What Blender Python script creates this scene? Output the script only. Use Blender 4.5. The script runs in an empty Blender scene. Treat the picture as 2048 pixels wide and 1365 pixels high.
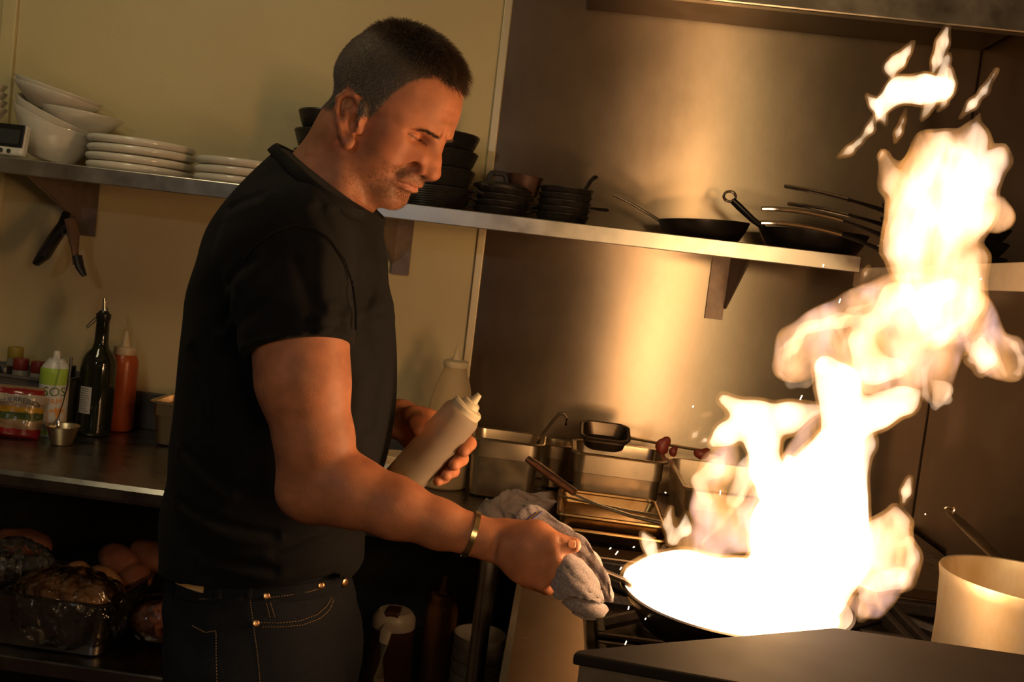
import bpy, math, random
import numpy as np
from mathutils import Matrix, Vector, Euler

SC = bpy.context.scene
COL = SC.collection
rnd = random.Random(7)

# ------------------------------------------------------------------ camera
LENS_PX = 1991.0                      # focal length in pixels of the 2048 x 1365 frame (35 mm on full frame)
CAM = np.array([0.0, 0.0, 1.42])      # eye height of the photographer
def _basis(yaw, pitch, roll):
    y, p, r = map(math.radians, (yaw, pitch, roll))
    f = np.array([-math.sin(y)*math.cos(p), math.cos(y)*math.cos(p), -math.sin(p)])
    r0 = np.array([math.cos(y), math.sin(y), 0.0]); u0 = np.cross(r0, f)
    return r0*math.cos(r)+u0*math.sin(r), -r0*math.sin(r)+u0*math.cos(r), f
CR, CU, CF = _basis(3.0, 4.0, 6.8)
def at(px, py, Y):
    """survey helper: the point of the kitchen seen at that spot of the photograph, at distance Y into the room"""
    d = CF + CR*(px-1024.0)/LENS_PX - CU*(py-682.5)/LENS_PX
    return CAM + d*(Y/d[1])
cam = bpy.data.cameras.new('camera'); co = bpy.data.objects.new('camera', cam); COL.objects.link(co)
cam.sensor_width = 36.0; cam.lens = 36.0*LENS_PX/2048.0; cam.clip_start = 0.02
M = Matrix(((CR[0], CU[0], -CF[0], CAM[0]), (CR[1], CU[1], -CF[1], CAM[1]), (CR[2], CU[2], -CF[2], CAM[2]), (0, 0, 0, 1)))
co.matrix_world = M
cam.dof.use_dof = True; cam.dof.focus_distance = 1.28; cam.dof.aperture_fstop = 32.0
SC.camera = co

# ------------------------------------------------------------------ world, lamps, exposure
W = bpy.data.worlds.new('world'); SC.world = W; W.use_nodes = True
bg = W.node_tree.nodes['Background']; bg.inputs[0].default_value = (1.0, 0.75, 0.50, 1); bg.inputs[1].default_value = 0.006
def lamp(name, kind, loc, energy, col, size=0.1, target=None, spread=None):
    l = bpy.data.lights.new(name, kind); l.energy = energy; l.color = col
    if kind == 'AREA':
        l.shape = 'RECTANGLE'; l.size, l.size_y = size if isinstance(size, tuple) else (size, size)
        if spread: l.spread = math.radians(spread)
    else: l.shadow_soft_size = size
    o = bpy.data.objects.new(name, l); COL.objects.link(o); o.location = loc
    if target is not None:
        o.rotation_euler = (Vector(target)-Vector(loc)).to_track_quat('-Z', 'Y').to_euler()
    return o
# burning pan: the light of its flames
lamp('flame_light_base', 'POINT', tuple(at(1500, 1140, 1.24)), 6.6, (1.0, 0.52, 0.19), 0.07)
lamp('flame_light_middle', 'POINT', tuple(at(1690, 800, 1.24)), 4.5, (1.0, 0.52, 0.19), 0.035)
lamp('flame_light_top', 'POINT', tuple(at(1870, 450, 1.26)), 5.5, (1.0, 0.52, 0.19), 0.045)
# warm ceiling lamp of the pass behind the photographer, and a dim cool one further left
lamp('kitchen_lamp_warm', 'AREA', (0.75, -0.55, 1.62), 7.5, (1.0, 0.70, 0.34), (0.4, 0.3), (-0.6, 2.6, 1.85))
lamp('kitchen_lamp_cool', 'AREA', (-1.25, 1.4, 2.6), 4.2, (1.0, 0.86, 0.50), (0.3, 0.5), (-1.15, 2.4, 0.9))
lamp('kitchen_lamp_spot', 'POINT', (-0.9, -0.2, 2.0), 7.0, (0.95, 0.97, 1.0), 0.04)
SC.view_settings.view_transform = 'Standard'; SC.view_settings.look = 'None'
SC.view_settings.exposure = 0.0; SC.view_settings.gamma = 1.0; SC.view_settings.use_curve_mapping = False
SC.cycles.use_denoising = True
SC.cycles.sample_clamp_indirect = 3.0
SC.cycles.volume_step_rate = 1.0
SC.cycles.transparent_max_bounces = 24

# ------------------------------------------------------------------ materials
def nodes(name):
    m = bpy.data.materials.new(name); m.use_nodes = True
    return m, m.node_tree.nodes, m.node_tree.links, m.node_tree.nodes['Principled BSDF']
def pbr(name, col, rough=0.5, metal=0.0, var=0.0, scale=30.0, bump=0.0, bscale=200.0, trans=0.0, ior=1.45, coat=0.0,
        col2=None, stretch=(1, 1, 1), spec=0.5, sss=0.0, rvar=0.0, aniso=0.0, tangent=None, sheen=0.0):
    m, N, L, b = nodes(name)
    b.inputs['Base Color'].default_value = (*col, 1); b.inputs['Roughness'].default_value = rough
    b.inputs['Metallic'].default_value = metal; b.inputs['Transmission Weight'].default_value = trans
    b.inputs['IOR'].default_value = ior; b.inputs['Coat Weight'].default_value = coat
    b.inputs['Specular IOR Level'].default_value = spec; b.inputs['Sheen Weight'].default_value = sheen
    if sss: b.inputs['Subsurface Weight'].default_value = sss; b.inputs['Subsurface Scale'].default_value = 0.006
    if aniso:
        b.inputs['Anisotropic'].default_value = aniso
        if tangent:
            v = N.new('ShaderNodeCombineXYZ')
            for i in range(3): v.inputs[i].default_value = tangent[i]
            L.new(v.outputs[0], b.inputs['Tangent'])
    tc = N.new('ShaderNodeTexCoord'); mp = N.new('ShaderNodeMapping'); mp.inputs['Scale'].default_value = stretch
    L.new(tc.outputs['Object'], mp.inputs[0])
    if var or col2 or rvar:
        n = N.new('ShaderNodeTexNoise'); n.inputs['Scale'].default_value = scale; n.inputs['Detail'].default_value = 6
        n.inputs['Roughness'].default_value = 0.62
        L.new(mp.outputs[0], n.inputs['Vector'])
        r = N.new('ShaderNodeValToRGB'); r.color_ramp.elements[0].position = 0.3; r.color_ramp.elements[1].position = 0.7
        c2 = col2 if col2 else tuple(min(1, c*(1+var)) for c in col)
        c1 = col if col2 else tuple(c*(1-var) for c in col)
        r.color_ramp.elements[0].color = (*c1, 1); r.color_ramp.elements[1].color = (*c2, 1)
        L.new(n.outputs['Fac'], r.inputs[0]); L.new(r.outputs[0], b.inputs['Base Color'])
        if rvar:
            mr = N.new('ShaderNodeMapRange'); mr.inputs[1].default_value = 0.3; mr.inputs[2].default_value = 0.7
            mr.inputs[3].default_value = rough-rvar; mr.inputs[4].default_value = rough+rvar
            L.new(n.outputs['Fac'], mr.inputs[0]); L.new(mr.outputs[0], b.inputs['Roughness'])
    if bump:
        n2 = N.new('ShaderNodeTexNoise'); n2.inputs['Scale'].default_value = bscale; n2.inputs['Detail'].default_value = 4
        L.new(mp.outputs[0], n2.inputs['Vector'])
        bp = N.new('ShaderNodeBump'); bp.inputs['Strength'].default_value = bump; bp.inputs['Distance'].default_value = 0.002
        L.new(n2.outputs['Fac'], bp.inputs['Height']); L.new(bp.outputs[0], b.inputs['Normal'])
    return m
MT = {}
MT['wall'] = pbr('cream_wall', (0.49, 0.40, 0.22), 0.55, col2=(0.54, 0.45, 0.25), scale=3, bump=0.25, bscale=90)
MT['wall_dim'] = pbr('plain_wall', (0.30, 0.25, 0.16), 0.8, var=0.1)
MT['steel_wall'] = pbr('brushed_steel_panel', (0.30, 0.24, 0.175), 0.315, 0.94, col2=(0.46, 0.38, 0.29), scale=2.6, stretch=(1.6, 1, 1.0), rvar=0.03, aniso=0.955, tangent=(0, 0, 1))
MT['steel'] = pbr('brushed_steel', (0.52, 0.48, 0.43), 0.34, 1.0, var=0.12, scale=14, rvar=0.07)
MT['steel_counter'] = pbr('worn_steel_counter', (0.30, 0.28, 0.26), 0.30, 1.0, var=0.25, scale=9, rvar=0.08)
MT['steel_used'] = pbr('used_steel_pan', (0.66, 0.56, 0.42), 0.33, 1.0, col2=(0.50, 0.40, 0.27), scale=18, rvar=0.08)
MT['steel_bright'] = pbr('polished_steel', (0.70, 0.67, 0.62), 0.16, 1.0)
MT['steel_dark'] = pbr('sooty_steel', (0.10, 0.075, 0.055), 0.42, 1.0, col2=(0.17, 0.13, 0.09), scale=6, rvar=0.1)
MT['trim_cream'] = pbr('cream_trim', (0.56, 0.47, 0.26), 0.5, var=0.06)
MT['trim_metal'] = pbr('trim_edge_metal', (0.62, 0.52, 0.34), 0.4, 0.6)
MT['floor'] = pbr('dark_red_tile', (0.10, 0.05, 0.04), 0.5, var=0.3)
MT['grout'] = pbr('backsplash_dark', (0.06, 0.05, 0.045), 0.5, var=0.3)

# ------------------------------------------------------------------ geometry helpers
class MB:
    def __init__(s): s.v = []; s.f = []
    def add(s, vs, fs):
        o = len(s.v); s.v += [tuple(map(float, v)) for v in vs]; s.f += [tuple(i+o for i in f) for f in fs]; return s
    def box(s, lo, hi):
        (a, b, c), (d, e, f) = lo, hi
        return s.add([(a,b,c),(d,b,c),(d,e,c),(a,e,c),(a,b,f),(d,b,f),(d,e,f),(a,e,f)],
                     [(3,2,1,0),(4,5,6,7),(0,1,5,4),(1,2,6,5),(2,3,7,6),(3,0,4,7)])
    def lathe(s, prof, n=32, c=(0, 0, 0), sx=1.0, sy=1.0, mat=None):
        vs = []; fs = []
        for r, z in prof:
            for i in range(n):
                a = 2*math.pi*i/n; vs.append((r*math.cos(a)*sx+c[0], r*math.sin(a)*sy+c[1], z+c[2]))
        for j in range(len(prof)-1):
            for i in range(n):
                k = (i+1) % n; fs.append((j*n+i, j*n+k, (j+1)*n+k, (j+1)*n+i))
        if prof[0][0] > 1e-5: fs.append(tuple(range(n-1, -1, -1)))
        if prof[-1][0] > 1e-5: fs.append(tuple((len(prof)-1)*n+i for i in range(n)))
        if mat is not None: vs = [tuple(mat @ Vector(v)) for v in vs]
        return s.add(vs, fs)
    def tube(s, pts, r, n=10, flat=1.0, up=(0, 0, 1), cap=True):
        pts = [np.array(p, float) for p in pts]; m = len(pts); rs = r if hasattr(r, '__len__') else [r]*m
        up = np.array(up, float); vs = []; fs = []
        for i, p in enumerate(pts):
            t = pts[min(i+1, m-1)]-pts[max(i-1, 0)]; t /= max(np.linalg.norm(t), 1e-9)
            a = np.cross(t, up)
            if np.linalg.norm(a) < 1e-3: a = np.cross(t, (0.3, 1, 0.1))
            a /= np.linalg.norm(a); b = np.cross(a, t)
            for k in range(n):
                q = 2*math.pi*k/n; vs.append(p+rs[i]*(math.cos(q)*a+math.sin(q)*flat*b))
        for i in range(m-1):
            for k in range(n):
                l = (k+1) % n; fs.append((i*n+k, i*n+l, (i+1)*n+l, (i+1)*n+k))
        if cap: fs.append(tuple(range(n-1, -1, -1))); fs.append(tuple((m-1)*n+k for k in range(n)))
        return s.add(vs, fs)
    def grid(s, P):
        nu, nv = len(P), len(P[0])
        return s.add([p for r in P for p in r], [(i*nv+j, (i+1)*nv+j, (i+1)*nv+j+1, i*nv+j+1) for i in range(nu-1) for j in range(nv-1)])
    def rings(s, rings, cap0=True, cap1=True):
        n = len(rings[0]); vs = [p for r in rings for p in r]; fs = []
        for j in range(len(rings)-1):
            for i in range(n):
                k = (i+1) % n; fs.append((j*n+i, j*n+k, (j+1)*n+k, (j+1)*n+i))
        if cap0: fs.append(tuple(range(n-1, -1, -1)))
        if cap1: fs.append(tuple((len(rings)-1)*n+i for i in range(n)))
        return s.add(vs, fs)
    def xf(s, mat):
        s.v = [tuple(mat @ Vector(v)) for v in s.v]; return s
def rrect(hx, hy, r, z, n=5):
    out = []
    for cx, cy, a0 in ((hx-r, hy-r, 0), (-hx+r, hy-r, 90), (-hx+r, -hy+r, 180), (hx-r, -hy+r, 270)):
        for i in range(n+1):
            a = math.radians(a0+90*i/n); out.append((cx+r*math.cos(a), cy+r*math.sin(a), z))
    return out
def mesh_of(name, v, f):
    me = bpy.data.meshes.new(name); me.from_pydata(v, [], f); me.update(); return me
def tag(o, label=None, cat=None, group=None, kind=None):
    if label: o['label'] = label
    if cat: o['category'] = cat
    if group: o['group'] = group
    if kind: o['kind'] = kind
    return o
WM = {}
def thing(name, label, cat, loc=(0, 0, 0), rot=(0, 0, 0), group=None):
    o = bpy.data.objects.new(name, None); o.empty_display_size = 0.05; COL.objects.link(o)
    loc = tuple(float(c) for c in loc); o.location = loc; o.rotation_euler = rot
    WM[o.name] = Matrix.Translation(loc) @ Euler(rot).to_matrix().to_4x4()
    return tag(o, label, cat, group)
def part(name, mb, mat, parent=None, smooth=True, local=False, bevel=0.0, angle=35, solid=0.0, sub=0, label=None, kind=None):
    """one mesh object; mb holds room coordinates unless local"""
    v = mb.v if isinstance(mb, MB) else mb[0]; f = mb.f if isinstance(mb, MB) else mb[1]
    o = bpy.data.objects.new(name, None) if False else None
    me = mesh_of(name, v, f)
    o = bpy.data.objects.new(name, me); COL.objects.link(o)
    if parent is not None:
        o.parent = parent
        if not local: me.transform(WM[parent.name].inverted())
        WM[o.name] = WM[parent.name].copy()
    else: WM[o.name] = Matrix.Identity(4)
    me.materials.append(mat)
    if smooth:
        me.polygons.foreach_set('use_smooth', [True]*len(me.polygons))
        if angle < 180: me.set_sharp_from_angle(angle=math.radians(angle))
    if solid:
        s = o.modifiers.new('solid', 'SOLIDIFY'); s.thickness = solid; s.offset = 0
    if bevel:
        b = o.modifiers.new('bevel', 'BEVEL'); b.width = bevel; b.segments = 2; b.limit_method = 'ANGLE'; b.harden_normals = False
    if sub:
        s = o.modifiers.new('sub', 'SUBSURF'); s.levels = s.render_levels = sub
    if label: o['label'] = label
    if kind: o['kind'] = kind
    return o
def copy_thing(root, loc=None, rot=None, label=None):
    def dup(o, par):
        c = o.copy(); COL.objects.link(c)
        if par is not None: c.parent = par
        for ch in o.children: dup(ch, c)
        return c
    c = dup(root, None)
    if loc is not None: c.location = tuple(float(x) for x in loc)
    if rot is not None: c.rotation_euler = rot
    if label: c['label'] = label
    return c
def struct(name, mb, mat, parent=None, **k):
    o = part(name, mb, mat, parent, **k); o['kind'] = 'structure'; return o

# ------------------------------------------------------------------ signed-distance sculpting
def nz(P, s, seed=0.0):
    """cheap smooth noise, about -1..1"""
    x, y, z = P[..., 0]*s+seed, P[..., 1]*s+seed*1.7, P[..., 2]*s-seed*0.6
    return (np.sin(x+1.3*np.sin(y*0.9+z*0.5))+np.sin(y*1.13+1.1*np.sin(z*1.2+0.7*x))+np.sin(z*0.94+1.2*np.sin(x*1.1-y*0.4)))/3.0
class Prim:
    def __init__(s, fn, lo, hi, k=0.01, op='add', T=None):
        s.fn, s.k, s.op = fn, k, op; s.lo, s.hi = np.array(lo, float), np.array(hi, float)
        s.T = T
        if T is not None:
            R, t = T; c = np.array([[x, y, z] for x in (s.lo[0], s.hi[0]) for y in (s.lo[1], s.hi[1]) for z in (s.lo[2], s.hi[2])])
            c = c @ R.T + t; s.lo, s.hi = c.min(0), c.max(0)
def A3(p): return np.array(p, np.float32)
def P_sph(c, r, **k):
    c = A3(c); return Prim(lambda P: np.linalg.norm(P-c, axis=-1)-r, c-r, c+r, **k)
def P_ell(c, r, rot=None, **k):
    c, r = A3(c), A3(r)
    Rm = None if rot is None else np.array(Euler(tuple(math.radians(a) for a in rot)).to_matrix(), np.float32)
    def fn(P):
        q = P-c
        if Rm is not None: q = q @ Rm
        k0 = np.linalg.norm(q/r, axis=-1); k1 = np.linalg.norm(q/(r*r), axis=-1)
        return k0*(k0-1.0)/np.maximum(k1, 1e-6)
    m = r if rot is None else np.array([r.max()]*3)
    return Prim(fn, c-m, c+m, **k)
def P_cone(a, b, ra, rb, **k):
    a, b = A3(a), A3(b); ba = b-a; l2 = max(float(ba@ba), 1e-9)
    def fn(P):
        q = P-a; t = np.clip((q@ba)/l2, 0, 1)
        return np.linalg.norm(q-t[..., None]*ba, axis=-1)-(ra+(rb-ra)*t)
    m = max(ra, rb); return Prim(fn, np.minimum(a, b)-m, np.maximum(a, b)+m, **k)
def P_chain(pts, rs, **k): return [P_cone(pts[i], pts[i+1], rs[i], rs[i+1], **k) for i in range(len(pts)-1)]
def P_half(p, n, lo, hi, **k):
    """keeps nothing on the side n points to (used with op 'cut')"""
    p, n = A3(p), A3(n); n = n/np.linalg.norm(n)
    return Prim(lambda P: -((P-p)@n), lo, hi, **k)
def with_T(prims, R, t, scale=1.0):
    R = np.array(R, np.float32); t = A3(t); out = []
    for p in prims:
        def fn(P, f=p.fn): return f(((P-t) @ R)/scale)*scale
        c = np.array([[x, y, z] for x in (p.lo[0], p.hi[0]) for y in (p.lo[1], p.hi[1]) for z in (p.lo[2], p.hi[2])])*scale
        c = c @ R.T + t
        out.append(Prim(fn, c.min(0), c.max(0), k=p.k*scale, op=p.op))
    return out
def sdf_mesh(prims, h, warp=None):
    adds = [p for p in prims if p.op == 'add']
    lo = np.min([p.lo for p in adds], 0)-4*h; hi = np.max([p.hi for p in adds], 0)+4*h
    n = np.ceil((hi-lo)/h).astype(int)+1
    D = np.full(n, 1.0, np.float32)
    ax = [lo[i]+h*np.arange(n[i]) for i in range(3)]
    for p in prims:
        m = p.k+3*h
        i0 = np.clip(np.floor((p.lo-m-lo)/h).astype(int), 0, n-1); i1 = np.clip(np.ceil((p.hi+m-lo)/h).astype(int)+1, 1, n)
        if np.any(i1 <= i0): continue
        P = np.stack(np.meshgrid(*[ax[i][i0[i]:i1[i]].astype(np.float32) for i in range(3)], indexing='ij'), -1)
        d = p.fn(P).astype(np.float32); sl = tuple(slice(i0[i], i1[i]) for i in range(3)); E = D[sl]; k = max(p.k, 1e-5)
        if p.op == 'add':
            g = np.maximum(k-np.abs(E-d), 0)/k; D[sl] = np.minimum(E, d)-g*g*k*0.25
        elif p.op == 'cut':
            d = -d; g = np.maximum(k-np.abs(E-d), 0)/k; D[sl] = np.maximum(E, d)+g*g*k*0.25
        elif p.op == 'disp':
            D[sl] = E+p.fn(P)
    return surface_nets(D, lo, h)
def surface_nets(D, lo, h):
    S = D < 0
    c = np.zeros(tuple(s-1 for s in S.shape), np.uint8)
    for dx in (0, 1):
        for dy in (0, 1):
            for dz in (0, 1):
                c += S[dx:S.shape[0]-1+dx, dy:S.shape[1]-1+dy, dz:S.shape[2]-1+dz]
    I, J, K = np.nonzero((c > 0) & (c < 8)); nvx = len(I)
    idx = np.full(c.shape, -1, np.int32); idx[I, J, K] = np.arange(nvx)
    acc = np.zeros((nvx, 3), np.float32); cnt = np.zeros(nvx, np.float32)
    cor = [(0,0,0),(1,0,0),(0,1,0),(1,1,0),(0,0,1),(1,0,1),(0,1,1),(1,1,1)]
    for a, b in ((0,1),(2,3),(4,5),(6,7),(0,2),(1,3),(4,6),(5,7),(0,4),(1,5),(2,6),(3,7)):
        ca, cb = np.array(cor[a]), np.array(cor[b])
        va = D[I+ca[0], J+ca[1], K+ca[2]]; vb = D[I+cb[0], J+cb[1], K+cb[2]]
        m = (va < 0) != (vb < 0)
        t = np.where(m, va/np.where(m, va-vb, 1), 0)
        acc += np.where(m[:, None], ca+(cb-ca)*t[:, None], 0); cnt += m
    V = lo+h*(np.stack([I, J, K], -1)+acc/cnt[:, None])
    F = []
    for axis in range(3):
        s0 = [slice(None)]*3; s1 = [slice(None)]*3; s0[axis] = slice(0, -1); s1[axis] = slice(1, None)
        a, b = S[tuple(s0)], S[tuple(s1)]
        e = np.stack(np.nonzero(a != b), -1)
        o1, o2 = (axis+1) % 3, (axis+2) % 3
        ok = (e[:, o1] > 0) & (e[:, o2] > 0) & (e[:, o1] < c.shape[o1]) & (e[:, o2] < c.shape[o2]); e = e[ok]
        inside = a[e[:, 0], e[:, 1], e[:, 2]]
        def g(d1, d2):
            q = e.copy(); q[:, o1] -= d1; q[:, o2] -= d2; return idx[q[:, 0], q[:, 1], q[:, 2]]
        quad = np.stack([g(0, 0), g(1, 0), g(1, 1), g(0, 1)], -1)
        quad[~inside] = quad[~inside][:, ::-1]
        F.append(quad)
    return V.astype(np.float64), np.concatenate(F)
def np_mesh(name, V, F, mat, parent=None, smooth=True, relax=0):
    V = np.array(V, np.float64); F = np.array(F)
    if relax:
        e = np.concatenate([F[:, [i, (i+1) % F.shape[1]]] for i in range(F.shape[1])])
        deg = np.bincount(e[:, 0], minlength=len(V)).astype(float)
        for _ in range(relax):
            for w in (0.5, -0.52):
                s = np.stack([np.bincount(e[:, 0], weights=V[e[:, 1], k], minlength=len(V)) for k in range(3)], -1)
                V = V+w*(s/np.maximum(deg, 1)[:, None]-V)
    me = bpy.data.meshes.new(name)
    me.vertices.add(len(V)); me.loops.add(F.size); me.polygons.add(len(F))
    Vl = V
    if parent is not None:
        Mi = np.array(WM[parent.name].inverted()); Vl = V @ Mi[:3, :3].T + Mi[:3, 3]
    me.vertices.foreach_set('co', Vl.astype(np.float32).ravel())
    me.loops.foreach_set('vertex_index', F.astype(np.int32).ravel())
    me.polygons.foreach_set('loop_start', np.arange(0, F.size, F.shape[1], dtype=np.int32))
    me.polygons.foreach_set('use_smooth', np.full(len(F), smooth))
    me.update(); me.validate()
    o = bpy.data.objects.new(name, me); COL.objects.link(o); me.materials.append(mat)
    if parent is not None: o.parent = parent; WM[o.name] = WM[parent.name].copy()
    else: WM[o.name] = Matrix.Identity(4)
    return o, V
def vcol(o, name, C):
    a = o.data.color_attributes.new(name, 'FLOAT_COLOR', 'POINT')
    a.data.foreach_set('color', np.concatenate([C, np.ones((len(C), 1))], 1).astype(np.float32).ravel())
def normals_of(V, F):
    n = np.zeros_like(V); fn = np.cross(V[F[:, 1]]-V[F[:, 0]], V[F[:, 2]]-V[F[:, 0]])
    for i in range(F.shape[1]):
        for k in range(3): n[:, k] += np.bincount(F[:, i], weights=fn[:, k], minlength=len(V))
    return n/np.maximum(np.linalg.norm(n, axis=1), 1e-12)[:, None]
def strands(P, Dv, bend, length, rad, seg=2):
    """many tapered three-sided hairs as one mesh: roots P, directions Dv, bend vectors"""
    n = len(P); V = []; t0 = Dv/np.maximum(np.linalg.norm(Dv, axis=1), 1e-9)[:, None]
    a = np.cross(t0, np.array([0.31, 0.77, 0.55])); a /= np.linalg.norm(a, axis=1)[:, None]; b = np.cross(t0, a)
    for s in range(seg+1):
        t = s/seg; c = P+t0*length[:, None]*t+bend*length[:, None]*t*t
        r = rad*(1-0.8*t)
        for k in range(3):
            q = 2*math.pi*k/3; V.append(c+r[:, None]*(math.cos(q)*a+math.sin(q)*b))
    V = np.stack(V, 1); m = 3*(seg+1); F = []
    base = np.arange(n)*m
    for s in range(seg):
        for k in range(3):
            l = (k+1) % 3; F.append(np.stack([base+s*3+k, base+s*3+l, base+(s+1)*3+l, base+(s+1)*3+k], -1))
    return V.reshape(-1, 3), np.concatenate(F)
# ------------------------------------------------------------------ the room
wb = struct('wall_back', MB().box((-2.6, 2.6, 0), (1.2, 2.7, 2.75)), MT['wall'], smooth=False)
struct('steel_panel', MB().box((-0.238, 2.592, 0.89), (0.958, 2.6, 2.74)), MT['steel_wall'], wb, smooth=False)
struct('trim_1', MB().box((-1.575, 2.585, 0), (-1.535, 2.6, 2.75)), MT['trim_cream'], smooth=False, bevel=0.003)
struct('trim_2', MB().box((-0.256, 2.586, 0.89), (-0.236, 2.6, 2.74)), MT['trim_metal'], smooth=False, bevel=0.002)
wr = struct('wall_right', MB().box((0.96, -1.6, 0), (1.2, 2.6, 2.75)), MT['steel_dark'], smooth=False)
struct('steel_panel', MB().box((0.925, 0.6, 0.0), (0.96, 2.3, 2.74)), MT['steel_dark'], wr, smooth=False, bevel=0.003)
struct('steel_panel', MB().box((0.945, 2.303, 0.0), (0.96, 2.585, 2.74)), MT['steel_dark'], wr, smooth=False, bevel=0.002)
struct('wall_left', MB().box((-2.7, -1.7, 0), (-2.6, 2.7, 2.75)), MT['wall_dim'], smooth=False)
struct('wall_front', MB().box((-2.6, -1.7, 0), (1.2, -1.6, 2.75)), MT['wall_dim'], smooth=False)
struct('floor', MB().box((-2.6, -1.7, -0.1), (1.2, 2.7, 0)), MT['floor'], smooth=False)
struct('ceiling', MB().box((-2.6, -1.7, 2.75), (1.2, 2.7, 2.85)), MT['wall_dim'], smooth=False)

# extraction hood over the steel wall
hd = thing('extraction_hood', 'stainless extraction hood overhanging the top of the steel wall', 'hood', (0.4, 2.4, 2.07))
part('canopy', MB().box((-0.05, 2.22, 2.10), (0.94, 2.585, 2.6)), MT['steel_dark'], hd, smooth=False, bevel=0.004)
part('lower_lip', MB().box((-0.06, 2.205, 2.047), (0.94, 2.235, 2.13)), MT['steel'], hd, smooth=False, bevel=0.004)

# worktop along the back wall, with an open shelf below
ct = thing('worktop_counter', 'long stainless worktop on legs along the cream wall', 'counter', (-0.6, 2.3, 0))
wt = MB()
prof = [(1.995, 0.852), (1.978, 0.850), (1.972, 0.858), (1.972, 0.878), (1.980, 0.887), (2.565, 0.887), (2.572, 0.892), (2.575, 0.985), (2.598, 0.985), (2.598, 0.85)]
wt.rings([[(x, y, z) for y, z in prof] for x in (-2.3, 0.93)])
part('worktop', MB().rings([[(x, y, z) for y, z in prof[:6]+[(2.598, 0.887), (2.598, 0.85)]] for x in (-2.3, 0.93)]), MT['steel_counter'], ct, smooth=False)
part('backsplash', MB().box((-2.3, 2.568, 0.887), (-0.262, 2.584, 0.985)), MT['grout'], ct, smooth=False, bevel=0.003)
part('lower_shelf', MB().box((-2.3, 2.06, 0.42), (0.93, 2.575, 0.455)), MT['steel_counter'], ct, smooth=False, bevel=0.004)
MT['shade_dark'] = pbr('under_worktop_shade', (0.02, 0.018, 0.016), 0.6, var=0.3)  # near-black sheet added in place of the shade under the worktop
part('shade_sheet', MB().box((-2.3, 2.585, 0.02), (0.93, 2.597, 0.85)), MT['shade_dark'], ct, smooth=False)
for lx in (-1.75, -0.1, 0.85):
    for ly in (2.03, 2.54): part('leg', MB().lathe([(0.019, 0), (0.019, 0.855)], 14, (lx, ly, 0)), MT['steel'], ct)

# wall shelf
sh = thing('wall_shelf', 'long stainless shelf on triangular brackets holding dishes and pans', 'shelf', (-0.45, 2.45, 1.5))
part('board', MB().box((-2.2, 2.302, 1.533), (0.640, 2.59, 1.545)), MT['steel'], sh, smooth=False)
part('front_lip', MB().box((-2.2, 2.296, 1.508), (0.642, 2.304, 1.546)), MT['steel'], sh, smooth=False, bevel=0.002)
MT['bracket_dark'] = pbr('unlit_bracket', (0.20, 0.15, 0.12), 0.45, 0.6, var=0.2)  # missing flame light on the brackets put into a darker brown base
def bracket(x, s, zb):
    b = MB(); t = 0.004; zt = zb+.030; tri = [(2.306, 1.533), (2.588, 1.533), (2.588, zt), (2.575, zt), (2.306, 1.512)]
    b.rings([[(x+d, y, z) for y, z in tri] for d in (0, t)])
    b.tube([(x+0.002, 2.308, 1.512), (x+0.002, 2.575, zt+.002)], 0.004, 6)
    return b
for px, s, py in ((158, 1, 470), (783, 1, 548), (1444, -1, 640)):
    p = at(px, py, 2.588); x, zb = p[0], p[2]
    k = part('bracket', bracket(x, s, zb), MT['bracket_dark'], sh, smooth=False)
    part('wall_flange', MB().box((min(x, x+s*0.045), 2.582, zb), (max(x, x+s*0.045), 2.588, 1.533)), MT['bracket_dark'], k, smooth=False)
# the shelf above the range, on the right-hand wall
rs = thing('range_shelf', 'stainless shelf along the right wall above the stove flames', 'shelf', (0.8, 1.8, 1.5))
part('board', MB().box((0.655, 1.05, 1.507), (0.922, 2.36, 1.519)), MT['steel'], rs, smooth=False)
MT['steel_soft'] = pbr('dull_steel', (0.60, 0.52, 0.42), 0.55, 0.8, var=0.08)
part('front_lip', MB().box((0.648, 1.05, 1.478), (0.656, 2.362, 1.521)), MT['steel_soft'], rs, smooth=False, bevel=0.002)
part('end_lip', MB().box((0.656, 2.352, 1.478), (0.922, 2.362, 1.508)), MT['steel'], rs, smooth=False)

# ------------------------------------------------------------------ the range
MT['iron'] = pbr('cast_iron', (0.022, 0.018, 0.016), 0.5, 0.3, var=0.5, scale=60, bump=0.5, bscale=140)
MT['range_steel'] = pbr('range_ledge_steel', (0.50, 0.40, 0.30), 0.22, 1.0, col2=(0.40, 0.32, 0.24), scale=10, rvar=0.07)
MT['soot'] = pbr('burnt_cooktop', (0.03, 0.022, 0.016), 0.6, 0.2, var=0.6, scale=25)
rg = thing('range', 'gas range with stainless front ledge and black cast iron grates', 'stove', (0.43, 1.3, 0))
part('body', MB().box((-0.005, 0.97, 0.10), (0.92, 1.93, 0.80)), MT['steel_dark'], rg, smooth=False, bevel=0.006)
lp = [(-0.005, 0.80), (-0.028, 0.81), (-0.032, 0.875), (-0.030, 0.895), (-0.020, 0.905), (0.080, 0.905), (0.086, 0.900), (0.086, 0.80)]
part('front_ledge', MB().rings([[(x, y, z) for x, z in lp] for y in (0.97, 1.74)]), MT['range_steel'], rg, smooth=False)
part('cooktop', MB().box((0.087, 0.97, 0.80), (0.92, 1.93, 0.845)), MT['soot'], rg, smooth=False)
part('back_ledge', MB().box((0.087, 1.86, 0.845), (0.92, 1.93, 0.905)), MT['steel_dark'], rg, smooth=False, bevel=0.004)
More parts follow.
